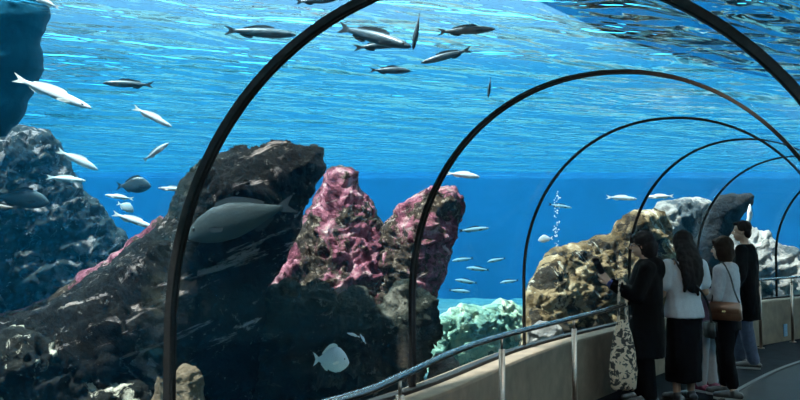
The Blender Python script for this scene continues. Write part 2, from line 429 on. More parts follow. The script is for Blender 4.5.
# ------------------------------------------------------------------ rocks
V3 = Vector
def rock(name, outline, D, mat, label, cat='rock', front=.8, back=.8, wid=.7, step=3.0, amp=.16, freq=1.1, seed=0, group=None, edge=.8, vor=.3):
    """a stone with the given outline as seen along the sight lines at distance D(px, py), bulging front and back"""
    if not callable(D): D0 = D; D = lambda x, y: D0
    rnd = random.Random(seed)
    B = []
    n = len(outline)
    for i in range(n):
        a, b = Vector(outline[i]), Vector(outline[(i+1) % n]); L = (b-a).length; m = max(1, int(L/step))
        for k in range(m):
            p = a+(b-a)*(k/m); nn = Vector((-(b-a).y, (b-a).x)).normalized()
            j = noise.fractal((p.x*.06+seed, p.y*.06, seed*.37), 1.0, 2.0, 4)*4*edge
            B.append(p+nn*j)
    bx = np.array([p.x for p in B]); by = np.array([p.y for p in B])
    ex, ey = np.roll(bx, -1)-bx, np.roll(by, -1)-by
    pts = []; r = 0
    y = by.min()
    while y < by.max():
        x = bx.min()+(step/2 if r % 2 else 0)
        while x < bx.max():
            q = (x+rnd.uniform(-.25, .25)*step, y+rnd.uniform(-.25, .25)*step)
            c = ((by > q[1]) != (np.roll(by, -1) > q[1])) & (q[0] < ex*(q[1]-by)/np.where(ey == 0, 1e-9, ey)+bx)
            if c.sum() % 2:
                t = np.clip(((q[0]-bx)*ex+(q[1]-by)*ey)/(ex*ex+ey*ey+1e-9), 0, 1)
                d = np.sqrt(((q[0]-bx-t*ex)**2+(q[1]-by-t*ey)**2).min())
                if d > step*.6: pts.append((q[0], q[1], d))
            x += step
        y += step*.87; r += 1
    nb = len(B)
    co = [Vector((p.x, p.y)) for p in B]+[Vector(p[:2]) for p in pts]
    edges = [(i, (i+1) % nb) for i in range(nb)]
    V, _, T, *_ = geometry.delaunay_2d_cdt(co, edges, [list(range(nb))], 1, 1e-5)
    dist = []
    for p in V:
        t = np.clip(((p.x-bx)*ex+(p.y-by)*ey)/(ex*ex+ey*ey+1e-9), 0, 1)
        dist.append(float(np.sqrt(((p.x-bx-t*ex)**2+(p.y-by-t*ey)**2).min())))
    v = []; fr = []; bk = []
    ztop = at(0, by.min(), 8).z
    for i, p in enumerate(V):
        Dd = D(p.x, p.y); c = at(p.x, p.y, Dd); dm = dist[i]*Dd/F
        s = min(dm/wid, 1); th = math.sqrt(max(0, 1-(1-s)**2))
        d = ray(p.x, p.y).normalized()
        fr.append(len(v)); v.append(c-d*th*front)
        if dm < 1e-3: bk.append(fr[-1])
        else: bk.append(len(v)); v.append(c+d*th*back)
    f = []
    for t in T:
        f.append(tuple(fr[k] for k in t)); b = tuple(bk[k] for k in t)[::-1]
        if len(set(b)) == 3 and set(b) != set(f[-1]): f.append(b)
    me = fix_normals(pydata(name, v, f))
    nrm = [x.normal.copy() for x in me.vertices]
    edgew = {}
    for i in range(len(V)):
        e_ = min(1, dist[i]*D(V[i].x, V[i].y)/F/(wid*.32)); edgew[fr[i]] = e_; edgew[bk[i]] = e_
    so = Vector((seed*5.3, seed*2.1, seed*7.7))
    bd = set(fr) & set(bk)
    for i, x in enumerate(me.vertices):
        p = x.co*freq+so
        r1 = noise.ridged_multi_fractal(p, 1.0, 2.1, 6, 1.0, 2.0)-1.0
        r2 = noise.multi_fractal(p*3.1, .9, 2.0, 4)-1.0
        cel = noise.voronoi(p*Vector((1.2, 1.2, 2.0)))[0]
        r3 = (cel[1]-cel[0])-.3
        r4 = noise.ridged_multi_fractal(p*4.3, .9, 2.1, 5, 1.0, 2.0)-1.0
        st = noise.ridged_multi_fractal(V3((p.x*.8+p.z*1.1, p.y*.8, p.z*3.2-p.x*1.4)), .9, 2.1, 5, 1.0, 2.0)-1.0
        h = amp*(r1*.4+r2*.3-r3*vor+r4*.36+st*.42)
        k = .12 if i in bd else min(1, .25+.75*edgew.get(i, 1))
        x.co += nrm[i]*h*k
    o0 = at(sum(bx)/nb, by.max(), D(sum(bx)/nb, by.max()))
    for x in me.vertices: x.co -= o0
    o = link(name, me, mat); o.location = o0
    return tag(o, label, cat, group)

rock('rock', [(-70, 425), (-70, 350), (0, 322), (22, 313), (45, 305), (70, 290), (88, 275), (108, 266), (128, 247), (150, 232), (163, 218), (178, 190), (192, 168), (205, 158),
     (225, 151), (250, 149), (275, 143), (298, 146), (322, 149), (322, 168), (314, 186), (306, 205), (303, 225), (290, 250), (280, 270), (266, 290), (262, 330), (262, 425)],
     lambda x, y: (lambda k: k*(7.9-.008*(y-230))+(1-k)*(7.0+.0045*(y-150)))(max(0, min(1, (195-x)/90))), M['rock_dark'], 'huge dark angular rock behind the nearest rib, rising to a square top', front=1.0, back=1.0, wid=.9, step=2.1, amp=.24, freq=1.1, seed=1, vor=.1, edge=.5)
rock('rock', [(258, 340), (264, 300), (270, 275), (285, 250), (295, 232), (303, 220), (312, 200), (322, 180), (328, 170), (340, 168), (352, 166), (358, 172), (359, 185), (366, 195),
     (374, 205), (378, 215), (384, 224), (392, 245), (396, 290), (392, 340)],
     lambda x, y: 9.6-.006*max(0, y-190), M['rock_pink'], 'pink encrusted pointed rock right of the huge dark rock', front=.8, back=.8, wid=.6, step=1.8, amp=.19, freq=2.0, seed=2, vor=.1, edge=.7)
rock('rock', [(366, 340), (368, 290), (374, 245), (384, 222), (392, 215), (400, 205), (412, 196), (425, 189), (440, 186), (455, 187), (463, 196), (465, 206), (460, 225), (455, 245),
     (447, 265), (438, 290), (432, 310), (428, 340)],
     lambda x, y: 9.1-.004*max(0, y-215), M['rock_pink'], 'pink topped overhanging rock crossed by the second rib', front=.7, back=.8, wid=.55, step=1.8, amp=.17, freq=2.1, seed=3, vor=.1, edge=.7)
rock('rock', [(235, 425), (246, 330), (256, 306), (272, 288), (288, 276), (300, 292), (322, 280), (338, 300), (352, 284), (366, 288), (380, 304), (392, 290), (408, 276), (424, 290), (438, 300), (438, 330), (432, 360), (420, 385), (415, 425)],
     lambda x, y: 7.9+.003*(y-290), M['rock_base'], 'broad dim grey rock behind the round white fish, below the pink rocks', front=.8, back=.9, wid=.8, step=2.2, amp=.24, freq=1.5, seed=4, vor=.15, edge=1.4)
DR = lambda x, y: 11.1+.0185*(x-523)-.009*max(0, y-240)
rock('rock', [(520, 350), (524, 300), (530, 280), (540, 262), (552, 250), (565, 245), (580, 240), (598, 236), (610, 232), (618, 222), (628, 213), (640, 209), (655, 207), (666, 212),
     (674, 240), (678, 350)], DR, M['rock_tan'], 'sunlit golden craggy rock behind the phone, right of the third rib', front=.75, back=.9, wid=.6, step=1.8, amp=.22, freq=1.35, seed=5, vor=.12, edge=.6)
rock('rock', [(626, 315), (638, 245), (647, 217), (658, 203), (675, 198), (695, 198), (712, 203), (719, 215), (714, 240), (708, 262), (704, 315)],
     lambda x, y: 15.6+.012*(x-640), M['rock_pale'], 'pale pinkish rock above the long haired woman', front=.7, back=.9, wid=.7, step=1.8, amp=.2, freq=.9, seed=6)
rock('rock', [(688, 315), (694, 250), (704, 216), (714, 197), (735, 193), (752, 196), (753, 204), (745, 212), (738, 222), (729, 236), (724, 260), (722, 315)],
     lambda x, y: 15.4, M['rock_slab'], 'dark leaning slab rock above the heads of the man and the handbag woman', front=.5, back=.6, wid=.5, step=1.8, amp=.12, freq=.9, seed=7)
rock('rock', [(712, 315), (716, 250), (730, 234), (750, 228), (768, 231), (775, 240), (790, 245), (800, 252), (830, 260), (850, 275), (850, 315)],
     lambda x, y: 17.0, M['rock_pale'], 'pale layered low rock right of the man in black', front=.8, back=.9, wid=.6, step=2.0, amp=.22, freq=1.2, seed=8)
rock('rock', [(-60, 330), (-60, 128), (0, 122), (20, 126), (40, 128), (52, 135), (62, 150), (75, 170), (85, 190), (100, 205), (115, 225), (130, 240), (150, 262), (155, 330)],
     lambda x, y: 14.0, M['rock_far'], 'hazy blue rock slope far off at the left edge', front=1.1, back=1.0, wid=1.0, step=2.2, amp=.26, freq=1.5, seed=9)
rock('rock', [(420, 392), (428, 335), (440, 313), (460, 304), (480, 307), (500, 300), (523, 304), (545, 320), (560, 345), (565, 385)],
     lambda x, y: 12.4+.02*(x-480), M['rock_green'], 'low green weedy rock between the second and third ribs', front=.7, back=.9, wid=.6, step=1.6, amp=.12, freq=2.6, seed=10, vor=.05, edge=1.0)
rock('rock', [(-60, 425), (-60, 345), (-10, 338), (12, 326), (34, 330), (52, 342), (66, 352), (72, 368), (92, 378), (112, 380), (140, 382), (152, 400), (156, 425)],
     6.2, M['rock_speck'], 'low craggy rock with painted sunlit speckles in the bottom left corner', front=.5, back=.5, wid=.4, step=1.9, amp=.13, freq=2.2, seed=15)
rock('rock', [(-20, 340), (-20, 318), (22, 308), (45, 299), (62, 289), (80, 274), (92, 267), (108, 260), (122, 248), (140, 234), (152, 224), (160, 216), (166, 225), (150, 250), (110, 285), (50, 322)],
     8.3, M['rock_pink'], 'thin pale pink ridge along the left slope of the huge dark rock', front=.3, back=.3, wid=.2, step=1.8, amp=.08, freq=2.5, seed=16, vor=.1)
rock('rock', [(-70, -34), (26, -34), (44, -12), (50, 18), (41, 44), (44, 70), (33, 96), (22, 118), (6, 136), (-70, 140)],
     8.7, M['dim_teal'], 'added dark teal mass dimming the top left corner, reaching up through the water surface', front=.7, back=.8, wid=1.0, step=2.6, amp=.05, freq=.9, seed=17, vor=.1, edge=.6)
rock('rock', [(172, 420), (173, 378), (178, 367), (186, 363), (196, 365), (203, 376), (206, 420)],
     6.0, M['coral'], 'small brown stone standing right of the nearest rib foot', front=.16, back=.16, wid=.14, step=1.4, amp=.03, freq=5, seed=11)
rock('rock', [(150, 420), (153, 385), (158, 376), (165, 380), (168, 420)],
     6.0, M['coral'], 'sliver of brown stone just left of the nearest rib foot', front=.1, back=.1, wid=.1, step=1.4, amp=.02, freq=5, seed=12)
rock('rock', [(428, 378), (430, 362), (436, 354), (446, 352), (456, 358), (462, 368), (464, 380)],
     8.6, M['rock_pale'], 'small pinkish boulder behind the handrail, right of the second rib foot', front=.18, back=.2, wid=.16, step=1.4, amp=.03, freq=4, seed=13)
rock('rock', [(526, 352), (528, 332), (540, 322), (552, 321), (562, 328), (568, 350)],
     9.9, M['rock_pale'], 'pale boulder at the foot of the golden rock', front=.25, back=.25, wid=.2, step=1.4, amp=.05, freq=3, seed=14)

# ------------------------------------------------------------------ people
# ------------------------------------------------------------------ soft shapes: overlapping solids fused into one skin
V3 = Vector
def add_loft(bm, rings, n=28):
    rows = []
    for r in rings:
        z, cx, cy, rx, ry = r[:5]; e = r[5] if len(r) > 5 else 2.2
        rows.append([(cx+rx*math.copysign(abs(math.cos(a))**(2/e), math.cos(a)), cy+ry*math.copysign(abs(math.sin(a))**(2/e), math.sin(a)), z)
                     for a in (2*math.pi*k/n for k in range(n))])
    v, f = sweep(rows); add_vf(bm, v, f)
def add_vf(bm, v, f):
    vs = [bm.verts.new(p) for p in v]
    for q in f: bm.faces.new([vs[i] for i in q])
def add_cap(bm, a, b, r0, r1, n=14, flat=False):
    a, b = V3(a), V3(b); d = (b-a).normalized(); rows = []
    x = d.cross(V3((0, 0, 1)) if abs(d.z) < .9 else V3((1, 0, 0))).normalized(); y = d.cross(x)
    ring = lambda c, r: [c+x*math.cos(2*math.pi*k/n)*r+y*math.sin(2*math.pi*k/n)*r for k in range(n)]
    if not flat:
        for k in range(1, 5):
            t = math.pi/2*k/5; rows.append(ring(a-d*r0*math.cos(t), r0*math.sin(t)))
    rows.append(ring(a, r0)); rows.append(ring(b, r1))
    if not flat:
        for k in range(4, 0, -1):
            t = math.pi/2*k/5; rows.append(ring(b+d*r1*math.cos(t), r1*math.sin(t)))
    v, f = sweep(rows); add_vf(bm, v, f)
def add_ell(bm, c, r, rot=None):
    m = Matrix.Translation(c) @ (rot or Matrix()) @ Matrix.Diagonal((r[0], r[1], r[2], 1))
    bmesh.ops.create_uvsphere(bm, u_segments=20, v_segments=14, radius=1, matrix=m)
def blob(name, prims, vox, mat, parent=None, smooth=3, wrinkle=0.0, wfreq=9.0, seed=0):
    bm = bmesh.new()
    for p in prims:
        if p[0] == 'c': add_cap(bm, *p[1:5])
        elif p[0] == 'f': add_cap(bm, *p[1:5], flat=True)
        elif p[0] == 'e': add_ell(bm, *p[1:])
        elif p[0] == 'l': add_loft(bm, p[1])
    bmesh.ops.recalc_face_normals(bm, faces=bm.faces)
    me = bpy.data.meshes.new(name); bm.to_mesh(me); bm.free()
    o = bpy.data.objects.new('tmp', me); COL.objects.link(o)
    md = o.modifiers.new('r', 'REMESH'); md.mode = 'VOXEL'; md.voxel_size = vox; md.use_smooth_shade = True
    if smooth:
        ms = o.modifiers.new('s', 'SMOOTH'); ms.factor = .5; ms.iterations = smooth
    dg = bpy.context.evaluated_depsgraph_get()
    m2 = bpy.data.meshes.new_from_object(o.evaluated_get(dg))
    bpy.data.objects.remove(o); bpy.data.meshes.remove(me)
    m2.name = name; m2.materials.clear()
    if wrinkle:
        ns = [x.normal.copy() for x in m2.vertices]
        for x, nn in zip(m2.vertices, ns):
            q = V3((x.co.x*wfreq+seed*3.7, x.co.y*wfreq, x.co.z*wfreq*.55))
            x.co += nn*wrinkle*(noise.fractal(q, .9, 2.0, 3)+.5*noise.noise(q*.4))
    return link(name, m2, mat, parent)

def hand(w, d, nrm, side=1, curl=.55, s=1.0):
    w, d, nrm = V3(w), V3(d).normalized(), V3(nrm).normalized()
    nrm = (nrm-d*nrm.dot(d)).normalized(); lat = d.cross(nrm)*side
    P = [('c', w, w+d*.03*s, .024*s, .022*s)]
    for k, (u, L) in enumerate(((.030, .070), (.010, .079), (-.011, .073), (-.030, .056))):
        b = w+d*(.088-.006*abs(k-1))*s+lat*u*s
        P.append(('c', w+d*.015*s+lat*u*.6*s, b, .0135*s, .0115*s))
        p = b; a = curl*.5
        for j, (fr, r) in enumerate(((.44, .0098), (.31, .0088), (.25, .0078))):
            q = p+(d*math.cos(a)+nrm*math.sin(a))*L*fr*s
            P.append(('c', p, q, r*s, (r-.0008)*s)); p = q; a += curl
    b = w+d*.022*s+lat*.028*s; q = b+(d*.7+lat*.55+nrm*.35).normalized()*.040*s
    P += [('c', w+d*.01*s, b, .016*s, .0135*s), ('c', b, q, .0125*s, .0105*s), ('c', q, q+(d*.85+nrm*.5-lat*.1).normalized()*.030*s, .0100*s, .0085*s)]
    return P
def head(c, fwd, up=(0, 0, 1), s=1.0):
    """skull, jaw, nose, lips, brow and ears about the head centre c"""
    y = V3(fwd).normalized(); z = (V3(up)-y*V3(up).dot(y)).normalized(); x = y.cross(z)
    R = Matrix((x, y, z)).transposed().to_4x4(); c = V3(c)
    A = lambda a, b, d: c+(x*a+y*b+z*d)*s
    P = [('e', A(0, -.012, .025), (.073*s, .092*s, .088*s), R), ('e', A(0, .018, -.045), (.056*s, .066*s, .070*s), R), ('e', A(0, .052, -.088), (.027*s, .024*s, .022*s), R),
         ('c', A(0, .082, .012), A(0, .103, -.024), .009*s, .013*s), ('e', A(.012, .090, -.028), (.009*s, .010*s, .007*s), R), ('e', A(-.012, .090, -.028), (.009*s, .010*s, .007*s), R),
         ('e', A(0, .078, -.058), (.024*s, .012*s, .007*s), R), ('e', A(0, .076, -.068), (.020*s, .012*s, .007*s), R),
         ('e', A(.032, .070, .020), (.020*s, .014*s, .006*s), R), ('e', A(-.032, .070, .020), (.020*s, .014*s, .006*s), R),
         ('e', A(.074, -.008, -.010), (.008*s, .020*s, .031*s), R), ('e', A(-.074, -.008, -.010), (.008*s, .020*s, .031*s), R)]
    return P, A, R
def body_prims(h, hc, fwd, arms, feet, hipw=.088, lean=0.0):
    """arms: [(shoulder, elbow, wrist)], feet: [(hip, knee, ankle, toe)]"""
    P, A, R = head(hc, fwd, s=h/1.68)
    P.append(('l', [(.46*h, 0, -.005, .145, .105), (.52*h, 0, -.005, .160, .112), (.61*h, 0, 0, .122, .092), (.72*h, 0, .005, .148, .108), (.79*h, 0, -.005, .160, .088),
                    (.825*h, 0, -.012, .085, .062), (.845*h, 0, -.012, .055, .052)]))
    P.append(('c', (0, -.015, .81*h), V3(hc)+V3((0, -.02, -.04)), .052, .050))
    for sh, el, wr in arms:
        P += [('c', sh, el, .047, .037), ('c', el, wr, .037, .025)]
        P.append(('c', V3((0, sh[1], .795*h)), sh, .06, .052))
    for hp, kn, an, toe in feet:
        P += [('c', hp, kn, .085, .054), ('c', kn, V3(kn)*.55+V3(an)*.45+V3((0, -.012, 0)), .052, .048), ('c', kn, an, .050, .034), ('c', V3(an)+V3((0, -.02, -.02)), toe, .034, .026)]
    return P, A, R
def eyes(A, R, s, parent, mat_w, mat_d, brow):
    for sx in (-1, 1):
        bm = bmesh.new(); add_ell(bm, A(sx*.030, .071, .001), (.011*s, .008*s, .0065*s), R); e = link('eye', bm, mat_w, parent)
        bm = bmesh.new(); add_ell(bm, A(sx*.030, .077, .001), (.005*s, .004*s, .005*s), R); link('iris', bm, mat_d, e)
        bm = bmesh.new(); add_cap(bm, A(sx*.018, .083, .026), A(sx*.044, .070, .028), .004*s, .003*s); link('eyebrow', bm, brow, parent)
    bm = bmesh.new(); add_ell(bm, A(0, .084, -.063), (.021*s, .010*s, .0085*s), R); link('lips', bm, M['lips'], parent)
def shoe(parent, an, toe, mat, sole, hh=.075):
    an, toe = V3(an), V3(toe); d = V3((toe.x-an.x, toe.y-an.y, 0)).normalized(); heel = V3((an.x, an.y, 0))-d*.055
    tip = V3((toe.x, toe.y, 0))+d*.045
    o = blob('shoe', [('c', heel+V3((0, 0, .045)), tip+V3((0, 0, .038))-d*.02, .038, .034), ('c', heel+d*.05+V3((0, 0, .05)), heel+d*.05+V3((0, 0, hh)), .042, .042),
                      ('c', heel+d*.11+V3((0, 0, .05)), tip-d*.05+V3((0, 0, .036)), .046, .042)], .009, mat, parent, 2)
    v, f = sweep([[heel+d*(L*q)+d.cross(V3((0, 0, 1)))*(w*sg)+V3((0, 0, z)) for q, w, sg in
                   ((-.02/L, .02, 1), (.03/L, .040, 1), (.6, .043, 1), (.9, .040, 1), (1.02, .016, 1), (1.02, .016, -1), (.9, .040, -1), (.6, .043, -1), (.03/L, .040, -1), (-.02/L, .02, -1))]
                  for L in [(tip-heel).length] for z in (.002, .022)])
    link('sole', fix_normals(pydata('sole', v, f)), sole, o, smooth=False)
def strap_obj(name, pts, w, t, mat, parent, nrm=None):
    """flat ribbon along a line"""
    pts = smooth_line([V3(p) for p in pts], 5); rows = []
    for i, p in enumerate(pts):
        d = (pts[min(i+1, len(pts)-1)]-pts[max(i-1, 0)]).normalized()
        n0 = V3(nrm) if nrm else V3((p.x, p.y, 0))
        n0 = (n0-d*n0.dot(d)).normalized(); x = d.cross(n0)
        rows.append([p+x*w/2, p+x*w/2+n0*t, p-x*w/2+n0*t, p-x*w/2])
    v, f = sweep(rows)
    return link(name, fix_normals(pydata(name, v, f)), mat, parent, smooth=False)

M['skin'] = simple('skin', (.50, .30, .21), rough=.55, var=.06)
M['skin_b'] = simple('tan_skin', (.36, .20, .13), rough=.55, var=.06)
M['hair'] = simple('black_hair', (.010, .008, .008), rough=.8, var=.3, scale=120, spec=.06)
M['hair_brown'] = simple('dark_brown_hair', (.022, .014, .010), rough=.8, var=.3, scale=120, spec=.06)
M['lips'] = simple('lips', (.36, .13, .12), rough=.5)
M['eye'] = simple('eye_white', (.7, .68, .65), rough=.3, var=.03); M['iris'] = simple('dark_iris', (.01, .008, .006), rough=.2)
M['coat'] = simple('black_wool', (.0045, .0045, .005), rough=.95, var=.3, scale=90, spec=.05)
M['black_cloth'] = simple('black_cotton', (.005, .005, .006), rough=.95, var=.3, scale=90, spec=.05)
M['white_cloth'] = simple('white_cotton', (.62, .62, .64), rough=.9, var=.06, scale=80, bump=.1)
M['grey_cloth'] = simple('pale_grey_knit', (.42, .38, .39), rough=.9, var=.15, scale=30, bump=.1)
M['lilac'] = simple('lilac_cloth', (.33, .22, .34), rough=.9, var=.15, scale=20)
M['jeans'] = simple('blue_denim', (.022, .034, .065), rough=.9, var=.25, scale=30)
M['navy'] = simple('navy_cuff', (.02, .03, .12), rough=.9)
M['leather'] = simple('brown_leather', (.17, .075, .04), rough=.45, var=.18, scale=25, bump=.1)
M['dark_leather'] = simple('black_leather', (.012, .011, .011), rough=.45)
M['gold'] = simple('gold_metal', (.8, .6, .3), rough=.25, metal=1)
M['phone'] = simple('phone_black', (.006, .006, .007), rough=.4, var=.05, spec=.15)
M['sole'] = simple('pale_sole', (.45, .44, .42), rough=.8)
M['shoe_dark'] = simple('dark_shoe', (.014, .013, .014), rough=.5)
M['shoe_pink'] = simple('dark_pink_shoe', (.20, .03, .07), rough=.6)
M['frame'] = simple('spectacle_frame', (.03, .02, .02), rough=.3)
def print_mat():
    nt = NT('printed_canvas'); p = nt.n('ShaderNodeBsdfPrincipled', Roughness=.9)
    tc = nt.n('ShaderNodeTexCoord'); mp = nt.n('ShaderNodeMapping'); mp.inputs['Scale'].default_value = (1, 1, 1.0)
    nt.l(tc.outputs['Object'], mp.inputs['Vector'])
    a = nt.n('ShaderNodeTexNoise', Scale=11.0, Detail=2.5, Distortion=2.6); nt.l(mp.outputs[0], a.inputs['Vector'])
    b = nt.n('ShaderNodeTexVoronoi', Scale=17.0, _feature='DISTANCE_TO_EDGE'); nt.l(mp.outputs[0], b.inputs['Vector'])
    m = nt.n('ShaderNodeMath', _operation='MULTIPLY_ADD'); m.inputs[1].default_value = .55
    nt.l(b.outputs['Distance'], m.inputs[0]); nt.l(a.outputs['Fac'], m.inputs[2])
    r = ramp(nt, m.outputs[0], [(.50, (.88, .68, .49)), (.575, (.88, .68, .49)), (.60, (.05, .045, .04)), (.8, (.04, .035, .035))])
    nt.l(r.outputs[0], p.inputs['Base Color']); nt.l(p.outputs[0], nt.out.inputs['Surface'])
    return nt.m
M['print'] = print_mat()
def stand(px, feet_y, deg):
    p = atz(px, feet_y, 0); return (p.x, p.y, .0), math.radians(deg)

# --- woman photographing with a phone
h = 1.60; loc, rz = stand(647, 404, 82)
wo = empty('person', loc, rz)
tag(wo, 'person in a long black hooded coat and glasses holding up a phone', 'person')
hc = V3((0, .035, 1.485)); fw = (0, 1, -.06)
armL = (V3((-.165, -.01, 1.27)), V3((-.20, .10, 1.02)), V3((-.075, .335, 1.125)))
armR = (V3((.165, -.01, 1.27)), V3((.20, .10, 1.02)), V3((.055, .345, 1.135)))
feet = [(V3((-.085, 0, .77)), V3((-.085, .02, .44)), V3((-.085, -.01, .075)), V3((-.10, .13, .035))), (V3((.085, 0, .77)), V3((.085, .05, .44)), V3((.085, .03, .075)), V3((.10, .17, .035)))]
P, A, R = body_prims(h, hc, fw, [armL, armR], feet)
P += hand(armL[2], (.12, .55, .75), (.85, .35, .1), side=1, curl=.5, s=.95)+hand(armR[2], (-.10, .55, .75), (-.85, .35, .1), side=-1, curl=.5, s=.95)
blob('body', P, .0065, M['skin'], wo, 2)
eyes(A, R, h/1.68, wo, M['eye'], M['iris'], M['hair'])
blob('hair', [('e', A(0, -.034, .044), (.094, .106, .096), R), ('e', A(0, -.068, -.035), (.105, .092, .108), R), ('e', A(.066, -.030, -.03), (.030, .045, .080), R), ('e', A(-.066, -.040, -.03), (.030, .040, .080), R),
              ('e', A(0, .045, .090), (.060, .034, .022), R), ('e', A(0, -.10, -.07), (.080, .055, .06), R)], .009, M['hair'], wo, 2, .007, 22, 1)
g = None
for sx in (-1, 1):
    ring = [A(sx*.032+.025*math.cos(t), .094, .0+.019*math.sin(t)) for t in (2*math.pi*k/16 for k in range(17))]
    v, f = tube(ring, .0020, 6)
    if g is None: g = link('eyeglasses', fix_normals(pydata('eyeglasses', v, f)), M['frame'], wo)
    else: link('rim', fix_normals(pydata('rim', v, f)), M['frame'], g)
    tube_obj('temple', [A(sx*.058, .092, .004), A(sx*.074, .05, .006), A(sx*.077, -.01, .004)], .0022, M['frame'], g, 6)
tube_obj('bridge', [A(-.008, .095, .003), A(0, .099, .006), A(.008, .095, .003)], .0020, M['frame'], g, 6)
coat = [('l', [(.44, 0, 0, .215, .175), (.62, 0, -.01, .205, .168), (.80, 0, -.012, .195, .160), (.98, 0, -.01, .180, .148), (1.15, 0, -.01, .192, .150), (1.25, 0, -.02, .190, .130), (1.31, 0, -.03, .150, .105), (1.355, 0, -.03, .085, .080)]),
        ('e', (0, -.105, 1.26), (.155, .085, .115)), ('e', (0, -.075, 1.325), (.115, .085, .055))]
for s_, e_, w_ in (armL, armR):
    coat += [('c', s_, e_, .082, .072), ('c', e_, e_*.22+w_*.78, .072, .060)]
blob('coat', coat, .012, M['coat'], wo, 4, .010, 8, 2)
for s_, e_, w_ in (armL, armR):
    blob('cuff', [('c', e_*.25+w_*.75, e_*.06+w_*.94, .047, .040)], .008, M['navy'], wo, 2)
blob('trousers', [('c', q[0], q[1], .105, .085) for q in feet]+[('c', q[1], q[2]+V3((0, 0, .02)), .085, .075) for q in feet], .012, M['black_cloth'], wo, 3, .007, 9, 3)
for q in feet: shoe(wo, q[2], q[3], M['shoe_dark'], M['shoe_dark'])
WM = Matrix.Translation(loc) @ Matrix.Rotation(rz, 4, 'Z')
# her phone
bm = bmesh.new(); bmesh.ops.create_cube(bm, size=1, matrix=Matrix.Diagonal((.086, .170, .010, 1)))
bmesh.ops.bevel(bm, geom=[e_ for e_ in bm.edges if abs((e_.verts[0].co-e_.verts[1].co).z) > .005], offset=.010, segments=4, affect='EDGES')
ph = link('smartphone', bm, M['phone'], smooth=False)
ph.matrix_world = WM @ Matrix.Translation((-.03, .43, 1.285)) @ Matrix.Rotation(math.radians(-48), 4, 'Z') @ Matrix.Rotation(math.radians(58), 4, 'X')
tag(ph, 'black smartphone held up in both hands of the person in black coat', 'phone')
bm = bmesh.new(); bmesh.ops.create_cube(bm, size=1, matrix=Matrix.Translation((0, 0, .0052)) @ Matrix.Diagonal((.078, .160, .001, 1))); link('screen', bm, simple('dark_screen', (.004, .004, .006), rough=.6, spec=.03), ph, smooth=False)
bm = bmesh.new(); bmesh.ops.create_cube(bm, size=1, matrix=Matrix.Translation((.022, .055, -.006)) @ Matrix.Diagonal((.022, .026, .002, 1))); link('camera_bump', bm, M['phone'], ph, smooth=False)
# tote bag hanging from her forearm
fm = armL[1]*.45+armL[2]*.55
tb = empty('tote_bag', WM @ V3((fm.x-.03, fm.y, .15)), rz)
tag(tb, 'cream canvas tote bag with black print hanging from the forearm', 'bag')
def tote():
    rows = []
    for z, w, t in ((.0, .085, .035), (.02, .115, .055), (.15, .130, .062), (.30, .112, .052), (.42, .078, .036), (.50, .052, .022), (.515, .050, .018)):
        rows.append([(math.copysign(abs(math.cos(a))**.75, math.cos(a))*t, math.copysign(abs(math.sin(a))**.75, math.sin(a))*w, z) for a in (2*math.pi*k/28 for k in range(28))])
    v, f = sweep(rows); me = fix_normals(pydata('tote', v, f))
    for x in me.vertices: x.co.z *= 1.24
    for x in me.vertices: x.co += x.normal*.010*noise.fractal(V3((x.co.x*9, x.co.y*9, x.co.z*5)), .9, 2, 3)
    return me
link('bag_body', tote(), M['print'], tb)
dz = fm.z-.15
for sx in (-.018, .018):
    strap_obj('handle', [(sx, -.04, .61), (sx, -.034, .72), (sx*1.4, -.025, dz+.04), (sx*.6, 0, dz+.078), (sx*1.4, .025, dz+.04), (sx, .034, .72), (sx, .04, .61)], .022, .004, M['print'], tb, (1, 0, 0))

# --- long haired woman in a white tee
h = 1.62; loc, rz = stand(686, 402, 14)
wo = empty('person', loc, rz)
tag(wo, 'person with long dark hair, white tee and long black skirt seen from behind', 'person')
hc = V3((.0, .03, 1.495)); fw = (-.25, 1, -.1)
armL = (V3((-.170, -.01, 1.29)), V3((-.215, .03, 1.02)), V3((-.10, .25, 1.02))); armR = (V3((.170, -.01, 1.29)), V3((.225, .0, 1.03)), V3((.13, .22, .98)))
feet = [(V3((-.085, 0, .78)), V3((-.09, .01, .45)), V3((-.10, -.01, .075)), V3((-.12, .13, .035))), (V3((.085, 0, .78)), V3((.085, .04, .45)), V3((.075, .03, .075)), V3((.085, .17, .035)))]
P, A, R = body_prims(h, hc, fw, [armL, armR], feet)
P += hand(armL[2], (.5, .8, -.1), (.6, -.5, -.3), side=1, curl=.4, s=.92)+hand(armR[2], (-.5, .8, -.1), (-.6, -.5, -.3), side=-1, curl=.4, s=.92)
blob('body', P, .0065, M['skin_b'], wo, 2)
eyes(A, R, h/1.68, wo, M['eye'], M['iris'], M['hair'])
blob('hair', [('e', A(0, -.022, .040), (.090, .103, .090), R), ('l', [(1.04, .01, -.145, .040, .018), (1.10, .0, -.150, .085, .030), (1.22, 0, -.150, .118, .045), (1.34, 0, -.120, .124, .062), (1.44, 0, -.055, .108, .082), (1.53, 0, .0, .09, .09)]),
              ('c', (-.06, -.14, 1.16), (-.085, -.15, 1.06), .035, .012), ('c', (.05, -.14, 1.14), (.055, -.15, 1.02), .035, .012), ('c', A(.070, -.01, .0), A(.085, -.05, -.16), .035, .035), ('c', A(-.070, -.01, .0), A(-.085, -.05, -.16), .035, .035)],
     .010, M['hair'], wo, 2, .008, 26, 5)
tee = [('l', [(.795, 0, 0, .195, .148), (.86, 0, 0, .188, .142), (.98, 0, .0, .165, .125), (1.12, 0, .0, .172, .132), (1.25, 0, -.01, .178, .115), (1.31, 0, -.015, .15, .09), (1.35, 0, -.015, .075, .072)])]
for s_, e_, w_ in (armL, armR): tee += [('c', s_, s_*.38+e_*.62, .070, .078)]
blob('tee_shirt', tee, .011, M['white_cloth'], wo, 3, .009, 9, 6)
